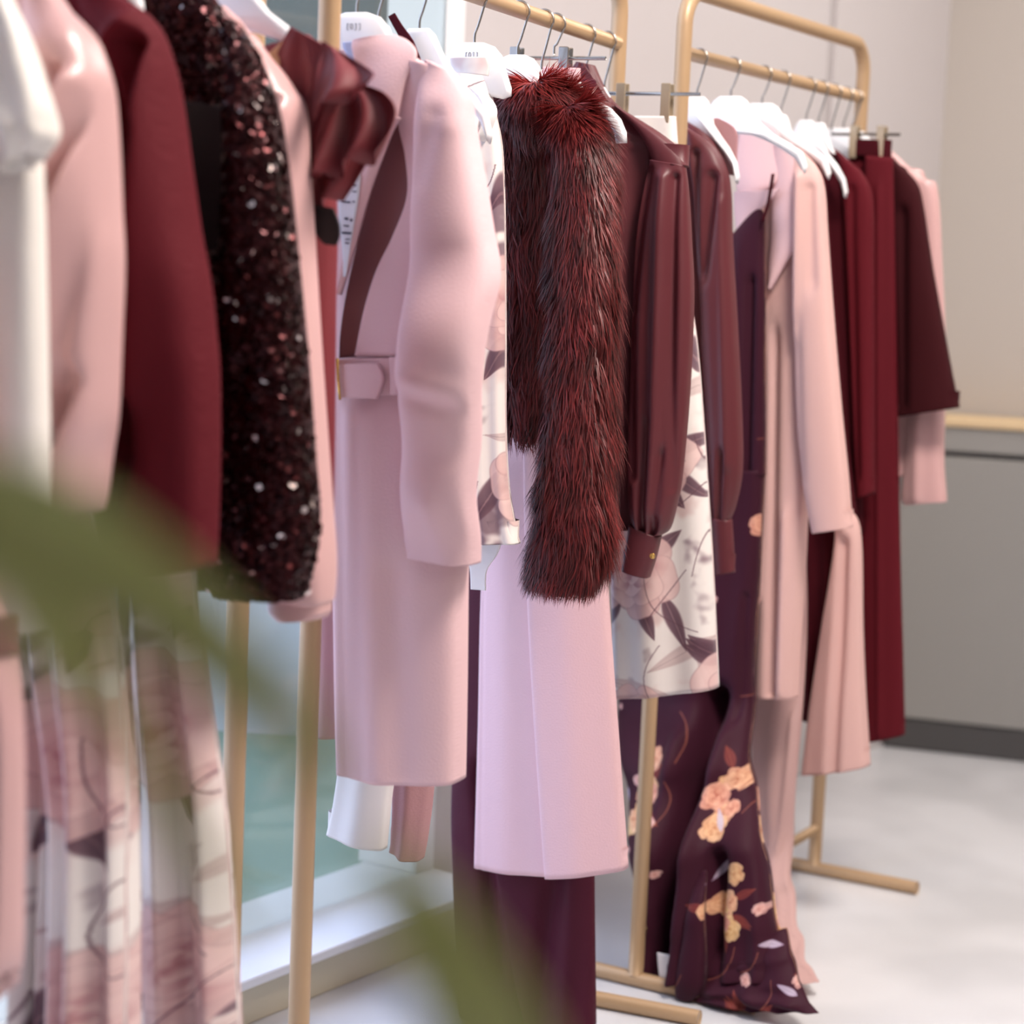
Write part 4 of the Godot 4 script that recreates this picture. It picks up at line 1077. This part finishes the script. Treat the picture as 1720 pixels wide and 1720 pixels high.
# ---------------------------------------------------------------- garments on the farthest rack
func far_garments() -> void:
	var t: Node3D
	var rows: Array
	# floral skirt
	t = thing("skirt", "cream floral straight skirt between the two burgundy satin blouses", "skirt", Vector3(0.1099, 0, -3.06), -0.3927)
	wear(t, "body", [0.0168, 1.3802, 0.1132, 1.3813, 0.0127, 1.2896, 0.1247, 1.2922, 0.0176, 1.1315, 0.1473, 1.1373, 0.025, 1.0253, 0.1667, 1.0336, 0.0381, 0.8467, 0.19, 0.8592, 0.0495, 0.7026, 0.207, 0.7185, 0.0653, 0.5097, 0.2249, 0.5454], M.floral_light, {"b": [0.012, 0.025, 0.03, 0.035], "folds": [[2, 0.001, 0.006, 2.6]]})
	clip_hanger(Vector3(0.1099, 1.4915, -3.06), -0.3927, "chrome rod hanger with a champagne clip holding the floral skirt", -0.0779, 0.0196, 0.1487, [0.029, 0.0986], M.champagne)
	# second satin blouse
	t = thing("blouse", "burgundy satin blouse with long plain sleeve left of the pink lapel coat", "blouse", Vector3(0.2616, 0, -3.24), -0.5249)
	wear(t, "body", [-0.0485, 1.3915, -0.01, 1.3916, -0.068, 1.3672, 0.0283, 1.3678, -0.0649, 1.3299, 0.0457, 1.3313, -0.0535, 1.2083, 0.0567, 1.2118, -0.0307, 0.9246, 0.0773, 0.9331, -0.0187, 0.7522, 0.0894, 0.7639], M.burgundy_satin, {"b": [0.01, 0.022, 0.025], "folds": [[3, 0.001, 0.005, 0.2]]})
	wear(t, "back_neck", [-0.006, 1.3944, 0.0328, 1.3981, -0.0012, 1.3833, 0.0644, 1.3799, 0.0193, 1.3502, 0.0689, 1.3396, 0.0461, 1.3118, 0.0687, 1.3084], M.mauve, {"sheet": 0.002, "z": -0.012, "nu": 14, "nv": 14}, "paler inside of the neck")
	rows = [-0.0064, 1.3826, -0.0027, 1.3808, -0.0025, 1.357, 0.0413, 1.3537, 0.0068, 1.3203, 0.0636, 1.3211, 0.0159, 1.2744, 0.0736, 1.2849, 0.0255, 1.1915, 0.0809, 1.2028, 0.0408, 1.0713, 0.0967, 1.0748, 0.0593, 0.9321, 0.1122, 0.9367, 0.0706, 0.8482, 0.1182, 0.8532, 0.0771, 0.7922, 0.1122, 0.8001, 0.0809, 0.7717, 0.1042, 0.7728]
	wear(t, "sleeve", rows, M.burgundy_satin, {"b": [0.012, 0.022, 0.026, 0.026, 0.016], "z": 0.02, "nv": 100, "creases": [[0.0195, 1.3388, 0.0389, 1.0622, 0.007, -0.012], [0.0522, 1.3027, 0.0457, 1.1554, 0.009, -0.014], [0.0715, 1.2665, 0.1061, 0.8611, 0.008, 0.006], [0.0949, 0.8789, 0.0909, 0.775, 0.005, -0.008]]})
	wear(t, "sleeve", mirrored(rows), M.burgundy_satin, {"b": 0.02, "z": -0.01, "nv": 40})
	wear(t, "cuff", [0.0758, 0.7732, 0.1071, 0.773, 0.0814, 0.7311, 0.1126, 0.7321, 0.0885, 0.6833, 0.1171, 0.6909], M.burgundy_satin, {"b": 0.014, "z": 0.02, "nv": 20})
	hanger(Vector3(0.2616, 1.4915, -3.24), -0.5249, "white hanger nearest the farthest rack's left upright", 0.08, 0.0, false, -0.062, 1.2)
	# dark floral maxi dress
	t = thing("dress", "dark purple floral maxi dress trailing on the floor", "dress", Vector3(0.36, 0, -3.41), -0.5249)
	wear(t, "bodice", [-0.0485, 1.1849, -0.0142, 1.2197, -0.0479, 1.1452, 0.0341, 1.2641, -0.0439, 1.0956, 0.0459, 1.1786, -0.0351, 0.9156, 0.0565, 1.0022, -0.0334, 0.8145, 0.0674, 0.8242], M.floral_dark, {"b": [0.01, 0.022, 0.026], "creases": [[0.0303, 1.1485, 0.0439, 0.8218, 0.006, -0.014]], "folds": [[2, 0.001, 0.003, 0.0]]})
	wear(t, "strap", [0.0579, 1.3215, 0.0632, 1.3216, 0.0524, 1.2752, 0.0577, 1.2753, 0.0448, 1.244, 0.0501, 1.2442], M.burgundy_dark, {"sheet": 0.002, "z": 0.02, "nu": 4, "nv": 10})
	wear(t, "skirt", [-0.0339, 0.8246, 0.0657, 0.834, -0.0654, 0.6474, 0.0681, 0.6635, -0.1152, 0.5372, 0.068, 0.5621, -0.1783, 0.4176, 0.0714, 0.4553, -0.1177, 0.2989, 0.109, 0.3386, -0.0533, 0.175, 0.1749, 0.2403, -0.0284, 0.0753, 0.2176, 0.1286, -0.0144, 0.004, 0.2507, 0.0631], M.floral_dark, {"b": [0.026, 0.04, 0.05, 0.05], "z": [0.0, 0.0, 0.0, 0.0, 0.08, 0.17, 0.2, 0.22], "nu": 120, "nv": 130, "folds": [[2.4, 0.001, 0.006, 0.5]], "creases": [[0.0161, 0.4462, 0.0407, -0.0148, 0.017, -0.085], [0.1119, 0.2221, 0.1389, 0.0186, 0.014, -0.05], [-0.0236, 0.38, -0.0144, -0.0166, 0.014, 0.018], [0.0558, 0.3926, 0.0681, 0.0015, 0.016, 0.026], [0.0563, 0.6211, 0.0611, 0.4171, 0.006, -0.012], [0.1846, 0.2284, 0.2143, 0.0481, 0.012, 0.014]]})
	wear(t, "train", [0.0899, 0.0605, 0.2338, 0.1311, 0.1001, 0.0312, 0.2598, 0.0964, 0.0996, 0.0093, 0.2828, 0.0637, 0.1191, 0.004, 0.3071, 0.0418, 0.1805, 0.004, 0.3242, 0.0336], M.floral_dark, {"hem": false, "b": [0.02, 0.026, 0.022, 0.014, 0.004], "z": [0.2, 0.23, 0.25, 0.265, 0.27], "folds": [[3, 0.002, 0.006, 0.4]], "creases": [[0.1386, 0.0263, 0.2804, 0.0386, 0.008, 0.01], [0.1782, 0.0547, 0.202, 0.0014, 0.008, -0.01]], "nv": 50})
	wear(t, "hem_lining", [0.035, 0.0632, 0.067, 0.0641, 0.0415, 0.0247, 0.0736, 0.0218, 0.0561, 0.004, 0.0753, 0.004], M.pale_silk, {"sheet": 0.002, "z": 0.25, "nu": 10, "nv": 14}, "pale underside of the hem")
	wear(t, "hem_fold", [0.0847, 0.2018, 0.1005, 0.205, 0.0834, 0.1224, 0.1153, 0.1242, 0.0784, 0.0321, 0.1265, 0.0342, 0.0801, 0.004, 0.11, 0.004], M.floral_dark, {"b": [0.003, 0.016, 0.02, 0.012], "z": [0.22, 0.25, 0.262, 0.265], "nv": 30})
	hanger(Vector3(0.3253, 1.4915, -3.35), -0.5249, "white hanger over the dark floral dress with its arm across the pink coat collar", 0.14, -0.012, false, -0.05, 1.0)
	# pink lapel coat
	t = thing("coat", "blush pink coat with notched lapels over the dark floral dress", "coat", Vector3(0.389, 0, -3.46), -0.5249)
	wear(t, "body", [-0.0447, 1.4098, 0.0461, 1.3729, -0.0378, 1.3762, 0.0849, 1.3557, -0.022, 1.3168, 0.1029, 1.3189, 0.0077, 1.1982, 0.1098, 1.2018, 0.0345, 1.0192, 0.1144, 1.0244, 0.0451, 0.8175, 0.1206, 0.825, 0.0464, 0.6537, 0.1245, 0.6635, 0.05, 0.5299, 0.1234, 0.5408, 0.0524, 0.4385, 0.1239, 0.4451], M.pink_warm, {"b": [0.012, 0.028, 0.03, 0.032], "creases": [[0.0583, 1.0608, 0.0888, 0.4528, 0.008, -0.012], [0.0966, 0.7617, 0.1073, 0.4555, 0.008, 0.008], [0.0296, 1.1393, 0.0557, 0.614, 0.006, 0.008]], "nv": 100})
	wear(t, "collar", [-0.0219, 1.4195, -0.0093, 1.4234, -0.0224, 1.3922, 0.0435, 1.3964, -0.0238, 1.3434, 0.0526, 1.352, -0.0171, 1.3044, 0.0512, 1.3075, -0.0115, 1.2829, 0.0121, 1.2853], M.pink_coat, {"sheet": 0.004, "z": [0.03, 0.05], "bulge": 0.006, "nu": 24, "nv": 30})
	wear(t, "lapel", [-0.0158, 1.2923, 0.0649, 1.2977, -0.0142, 1.2649, 0.0471, 1.278, -0.0106, 1.2414, 0.0233, 1.2502, -0.0071, 1.2199, -0.0009, 1.224], M.pink_coat, {"sheet": 0.004, "z": 0.056, "bulge": 0.004, "nu": 24, "nv": 24})
	wear(t, "lapel", [0.0428, 1.3739, 0.0744, 1.3742, 0.0443, 1.3157, 0.0938, 1.3165, 0.0482, 1.2182, 0.0948, 1.2196, 0.047, 1.1691, 0.0725, 1.1701, 0.0482, 1.1337, 0.0535, 1.134], M.pink_coat, {"sheet": 0.004, "z": 0.04, "bulge": 0.006, "nu": 16, "nv": 40})
	rows = [0.0599, 1.3747, 0.0855, 1.3634, 0.0704, 1.3458, 0.1141, 1.3367, 0.0782, 1.307, 0.1288, 1.3023, 0.0862, 1.2195, 0.1398, 1.2234, 0.0965, 1.0728, 0.1608, 1.0766, 0.1102, 0.9252, 0.1836, 0.9332, 0.126, 0.8268, 0.2005, 0.8362, 0.1377, 0.7779, 0.2077, 0.7895, 0.1502, 0.7341, 0.2144, 0.7496]
	wear(t, "sleeve", rows, M.pink_warm, {"b": [0.014, 0.026, 0.03, 0.03], "z": 0.028, "nv": 90, "creases": [[0.0949, 1.3171, 0.0985, 1.0633, 0.01, 0.012], [0.115, 1.2981, 0.1292, 1.1432, 0.01, -0.008], [0.1046, 1.0833, 0.1284, 0.8274, 0.01, -0.006]]})
	wear(t, "sleeve", mirrored(rows), M.pink_warm, {"b": 0.02, "z": -0.02, "nv": 40})
	hanger(Vector3(0.389, 1.4915, -3.46), -0.5249, "white hanger inside the notched pink coat", 0.13, -0.01, false, -0.05, 1.1)
	# long pink dress
	t = thing("dress", "dusty pink full length dress behind the notched pink coat", "dress", Vector3(0.4295, 0, -3.53), -0.5249)
	wear(t, "body", [-0.0307, 1.392, 0.0442, 1.3825, -0.0308, 1.2195, 0.0649, 1.2225, -0.0111, 0.9114, 0.0794, 0.9185, -0.0027, 0.7027, 0.0902, 0.7129, 0.0032, 0.5339, 0.1016, 0.5682, 0.0105, 0.4151, 0.1037, 0.4316, 0.035, 0.1728, 0.1004, 0.1965, 0.08, 0.0877, 0.1285, 0.1091, 0.132, 0.0479, 0.1822, 0.0595, 0.1733, 0.0226, 0.2261, 0.0348, 0.2192, 0.018, 0.2643, 0.0264], M.mauve_dress, {"hem": false, "b": [0.012, 0.02, 0.022, 0.022, 0.02, 0.01], "z": [0.0, 0.0, 0.0, 0.0, 0.0, 0.0, 0.0, 0.06, 0.15, 0.22, 0.26], "nv": 110, "folds": [[1.5, 0.001, 0.006, 1.2]], "creases": [[0.0949, 0.3981, 0.0875, 0.1613, 0.007, 0.01], [0.1609, 0.1961, 0.2011, -0.001, 0.007, -0.008]]})
	hanger(Vector3(0.4295, 1.4915, -3.53), -0.5249, "white hanger right behind the notched pink coat's hanger", 0.07, 0.0, false, -0.062, 1.0)
	# flared skirt
	t = thing("skirt", "dusty pink flared skirt below the burgundy jacket sleeves", "skirt", Vector3(0.4642, 0, -3.59), -0.5249)
	wear(t, "body", [0.0843, 0.8108, 0.1119, 0.8136, 0.0993, 0.7595, 0.1367, 0.7636, 0.1214, 0.709, 0.1628, 0.7182, 0.1056, 0.5375, 0.1787, 0.5477, 0.0948, 0.4071, 0.1915, 0.4225, 0.0878, 0.2768, 0.2062, 0.3098], M.pink_warm, {"b": [0.012, 0.024, 0.04], "folds": [[1.2, 0.0, 0.006, 1.4]], "creases": [[0.143, 0.7011, 0.1562, 0.2987, 0.01, -0.016]], "nv": 70})
	# burgundy strappy dress
	t = thing("dress", "burgundy strappy dress beside the pink coat sleeve on the farthest rack", "dress", Vector3(0.4874, 0, -3.63), -0.5249)
	wear(t, "body", [-0.0187, 1.3071, 0.0437, 1.3187, -0.0098, 1.1714, 0.0662, 1.1743, 0.0142, 0.9082, 0.105, 0.9153, 0.0309, 0.7169, 0.1396, 0.7283, 0.0438, 0.5886, 0.1434, 0.601, 0.0609, 0.3617, 0.1402, 0.3744], M.burgundy_dark, {"b": [0.01, 0.018, 0.02], "folds": [[3, 0.001, 0.006, 0.2]], "nv": 60})
	wear(t, "strap", [0.0012, 1.3788, 0.0099, 1.383, 0.0226, 1.3585, 0.0335, 1.3627, 0.035, 1.3381, 0.0481, 1.3424, 0.039, 1.3114, 0.052, 1.3158], M.burgundy_dark, {"sheet": 0.002, "z": 0.018, "nu": 5, "nv": 16})
	hanger(Vector3(0.4874, 1.4915, -3.63), -0.5249, "white hanger with rounded end showing in front of the burgundy jacket", 0.0848, 0.0, false, -0.062, 1.0)
	# burgundy jacket
	t = thing("jacket", "burgundy collarless jacket behind the strappy burgundy dress", "jacket", Vector3(0.5164, 0, -3.68), -0.5249)
	wear(t, "body", [-0.0481, 1.4089, -0.0267, 1.4048, -0.0585, 1.3835, 0.0299, 1.378, -0.0554, 1.3412, 0.0763, 1.3452, -0.0363, 1.2248, 0.0906, 1.2288, -0.0042, 0.9043, 0.1137, 0.9134, 0.0145, 0.7209, 0.1298, 0.7049], M.burgundy_dark, {"b": [0.012, 0.022, 0.024], "nv": 60})
	rows = [0.0407, 1.383, 0.0653, 1.3625, 0.0539, 1.352, 0.0955, 1.3402, 0.0646, 1.3002, 0.1167, 1.2931, 0.0801, 1.1754, 0.1261, 1.1774, 0.0974, 1.0186, 0.1375, 1.0214, 0.115, 0.8608, 0.1476, 0.8641, 0.126, 0.7679, 0.1541, 0.7798]
	wear(t, "sleeve", rows, M.burgundy_coat, {"b": [0.012, 0.022, 0.024], "z": 0.02, "nv": 60, "creases": [[0.0837, 1.311, 0.1282, 0.809, 0.008, -0.008]]})
	wear(t, "sleeve", mirrored(rows), M.burgundy_coat, {"b": 0.018, "z": -0.01, "nv": 30})
	hanger(Vector3(0.5164, 1.4915, -3.68), -0.5249, "white hanger inside the burgundy collarless jacket", 0.07, 0.0, false, -0.062, 1.0)
	# burgundy trousers on clips
	t = thing("trousers", "straight burgundy trousers clipped at the waist near the far upright", "trousers", Vector3(0.5482, 0, -3.735), -0.5249)
	wear(t, "waistband", [0.0353, 1.4035, 0.1133, 1.404, 0.0372, 1.376, 0.1164, 1.3747], M.burgundy_dark, {"b": 0.011, "nv": 8})
	wear(t, "leg", [0.0742, 1.3758, 0.1192, 1.3742, 0.0869, 1.1239, 0.1412, 1.1264, 0.1115, 0.693, 0.1777, 0.7003, 0.1307, 0.4748, 0.198, 0.4844, 0.1484, 0.316, 0.2114, 0.3365], M.burgundy_coat, {"b": [0.01, 0.018, 0.02], "z": 0.008, "tilt": -0.008, "nv": 60, "creases": [[0.1034, 1.3157, 0.1742, 0.3356, 0.006, 0.006]]})
	wear(t, "leg", [0.0335, 1.3766, 0.0721, 1.377, 0.0484, 1.1222, 0.0886, 1.1242, 0.0775, 0.6877, 0.1171, 0.6922, 0.0992, 0.4679, 0.1385, 0.4738, 0.1169, 0.3077, 0.158, 0.3204], M.burgundy_coat, {"b": [0.01, 0.016, 0.018], "z": -0.01, "nv": 50})
	clip_hanger(Vector3(0.5482, 1.4915, -3.735), -0.5249, "clip hanger with two metal clips holding the straight burgundy trousers", -0.0772, 0.0267, 0.1299, [0.0455, 0.0962], M.champagne)
	# maroon blouse
	t = thing("blouse", "very dark maroon blouse with wide elbow sleeve behind the clipped trousers", "blouse", Vector3(0.5772, 0, -3.785), -0.5249)
	wear(t, "body", [0.0301, 1.3968, 0.0732, 1.3972, 0.02, 1.3796, 0.1042, 1.3698, 0.0239, 1.3279, 0.1335, 1.3299, 0.0446, 1.1223, 0.145, 1.1271, 0.0625, 0.926, 0.1559, 0.933], M.maroon, {"b": [0.012, 0.022, 0.024], "nv": 50})
	rows = [0.0962, 1.3769, 0.1161, 1.3645, 0.1057, 1.3388, 0.1515, 1.3333, 0.1145, 1.2859, 0.167, 1.2914, 0.1264, 1.1795, 0.1921, 1.1822, 0.1379, 1.0619, 0.2222, 1.0668, 0.1451, 0.976, 0.2445, 0.9829, 0.1509, 0.9113, 0.2585, 0.9359]
	wear(t, "sleeve", rows, M.maroon, {"b": [0.012, 0.022, 0.028, 0.034], "z": 0.02, "nv": 60, "creases": [[0.1351, 1.2758, 0.1608, 0.934, 0.012, -0.014]]})
	wear(t, "sleeve", mirrored(rows), M.maroon, {"b": 0.02, "z": -0.01, "nv": 30})
	hanger(Vector3(0.5772, 1.4915, -3.785), -0.5249, "white hanger just behind the clips of the straight burgundy trousers", 0.15, 0.0, false, -0.062, 1.3)
	# last pink blouse
	t = thing("blouse", "pink long sleeved blouse hanging last beside the beige wall", "blouse", Vector3(0.6003, 0, -3.825), -0.5249)
	wear(t, "body", [0.0235, 1.4065, 0.0676, 1.4004, 0.0135, 1.3825, 0.1158, 1.3621, 0.0174, 1.3302, 0.1465, 1.3368, 0.0384, 1.1224, 0.1608, 1.1281, 0.058, 0.9016, 0.169, 0.9102, 0.0656, 0.7902, 0.165, 0.7995], M.pink_satin, {"b": [0.012, 0.022, 0.024], "nv": 50})
	rows = [0.0873, 1.3826, 0.0973, 1.372, 0.1027, 1.3527, 0.1493, 1.3428, 0.1152, 1.3099, 0.1726, 1.3218, 0.1312, 1.1807, 0.1911, 1.1832, 0.1448, 1.0181, 0.2089, 1.0223, 0.1477, 0.9086, 0.2144, 0.914, 0.1479, 0.8204, 0.2194, 0.827, 0.1459, 0.7592, 0.2288, 0.7642, 0.1536, 0.7455, 0.2259, 0.7595]
	wear(t, "sleeve", rows, M.pink_satin, {"b": [0.012, 0.022, 0.026, 0.026, 0.022], "z": 0.01, "nv": 70, "creases": [[0.1744, 0.9108, 0.1802, 0.7627, 0.012, 0.008]]})
	wear(t, "sleeve", mirrored(rows), M.pink_satin, {"b": 0.02, "z": -0.02, "nv": 30})
	hanger(Vector3(0.6003, 1.4915, -3.825), -0.5249, "white hanger last before the far upright", 0.11, 0.0, false, -0.062, 1.0)

# ---------------------------------------------------------------- the plant close to the lens
func leaf(t: Node3D, path: Array, wide: float) -> void:
	var p := smooth(path, 10)
	var st := SurfaceTool.new()
	st.begin(Mesh.PRIMITIVE_TRIANGLES)
	st.set_smooth_group(0)
	var n := p.size()
	for k in n:
		var f := float(k) / (n - 1)
		var d: Vector3 = (p[mini(k + 1, n - 1)] - p[maxi(k - 1, 0)]).normalized()
		var side := d.cross(Vector3(0.15, 0.2, 1.0)).normalized()
		var up := side.cross(d)
		var w := wide * pow(sin(PI * clampf(0.06 + f * 0.93, 0.0, 1.0)), 0.7)
		for c in 5:
			var s := (c - 2) * 0.5
			st.set_uv(Vector2(s, f))
			st.add_vertex(p[k] + side * s * w + up * (absf(s) * w * 0.22))
		for c in 5:
			var s := (2 - c) * 0.5
			st.set_uv(Vector2(s, f))
			st.add_vertex(p[k] + side * s * w + up * (absf(s) * w * 0.22 - 0.0006))
	for k in n - 1:
		for c in 10:
			var a := k * 10 + c
			var b := k * 10 + (c + 1) % 10
			for q in [a, b, a + 10, b, b + 10, a + 10]:
				st.add_index(q)
	st.generate_normals()
	part("leaf", st.commit(), M.leaf, t)

func plant() -> void:
	var t := thing("potted_plant", "out of focus green plant with long strap leaves close to the lens", "plant", Vector3(-0.2, 0, -0.5))
	part("pot", turned([Vector2(0.001, 0), Vector2(0.085, 0), Vector2(0.1, 0.02), Vector2(0.125, 0.2), Vector2(0.13, 0.215), Vector2(0.12, 0.215), Vector2(0.115, 0.19), Vector2(0.001, 0.19)]), M.terracotta, t)
	part("soil", turned([Vector2(0.001, 0.188), Vector2(0.114, 0.188), Vector2(0.1, 0.195), Vector2(0.001, 0.198)]), M.soil, t)
	part("stem", bar(smooth([Vector3(0, 0.19, 0), Vector3(0.01, 0.45, 0.01), Vector3(-0.005, 0.7, 0.0), Vector3(0, 0.86, 0)], 6), 0.011, 12), M.bark, t)
	var root := Vector3(0, 0.85, 0)
	var at := t.position
	for l in [
		[[Vector3(-0.1656, 1.0688, -0.471), Vector3(-0.1347, 1.1002, -0.456), Vector3(-0.1068, 1.1032, -0.441), Vector3(-0.0815, 1.0921, -0.426), Vector3(-0.0597, 1.0766, -0.418), Vector3(-0.0435, 1.0639, -0.41), Vector3(-0.0338, 1.0511, -0.403)], 0.01],
		[[Vector3(-0.1614, 1.0331, -0.471), Vector3(-0.1275, 1.0825, -0.441), Vector3(-0.1043, 1.0949, -0.426), Vector3(-0.0861, 1.0906, -0.418), Vector3(-0.0673, 1.0852, -0.41), Vector3(-0.0514, 1.0737, -0.403), Vector3(-0.037, 1.0616, -0.395)], 0.008],
		[[Vector3(-0.1535, 1.054, -0.456), Vector3(-0.1319, 1.0881, -0.456), Vector3(-0.1116, 1.0876, -0.456), Vector3(-0.0964, 1.069, -0.456), Vector3(-0.0823, 1.0445, -0.456), Vector3(-0.0681, 1.0212, -0.456), Vector3(-0.0565, 0.9989, -0.456)], 0.005],
		[[Vector3(-0.1354, 1.0969, -0.395), Vector3(-0.1191, 1.1141, -0.395), Vector3(-0.1074, 1.111, -0.395), Vector3(-0.101, 1.0972, -0.403), Vector3(-0.0965, 1.0815, -0.41), Vector3(-0.0932, 1.065, -0.418)], 0.008],
		[[Vector3(-0.014, 0.8978, -0.456), Vector3(0.009, 0.9565, -0.441), Vector3(0.0025, 0.9877, -0.426), Vector3(-0.0072, 1.0091, -0.418), Vector3(-0.018, 1.0257, -0.418), Vector3(-0.026, 1.037, -0.418)], 0.012],
		[[Vector3(-0.1257, 1.0869, -0.38), Vector3(-0.1066, 1.1071, -0.38), Vector3(-0.0897, 1.1022, -0.38), Vector3(-0.076, 1.097, -0.38), Vector3(-0.0624, 1.0919, -0.38)], 0.008]]:
		var path := [root]
		for p in l[0]:
			path.append(p - at)
		leaf(t, path, l[1])
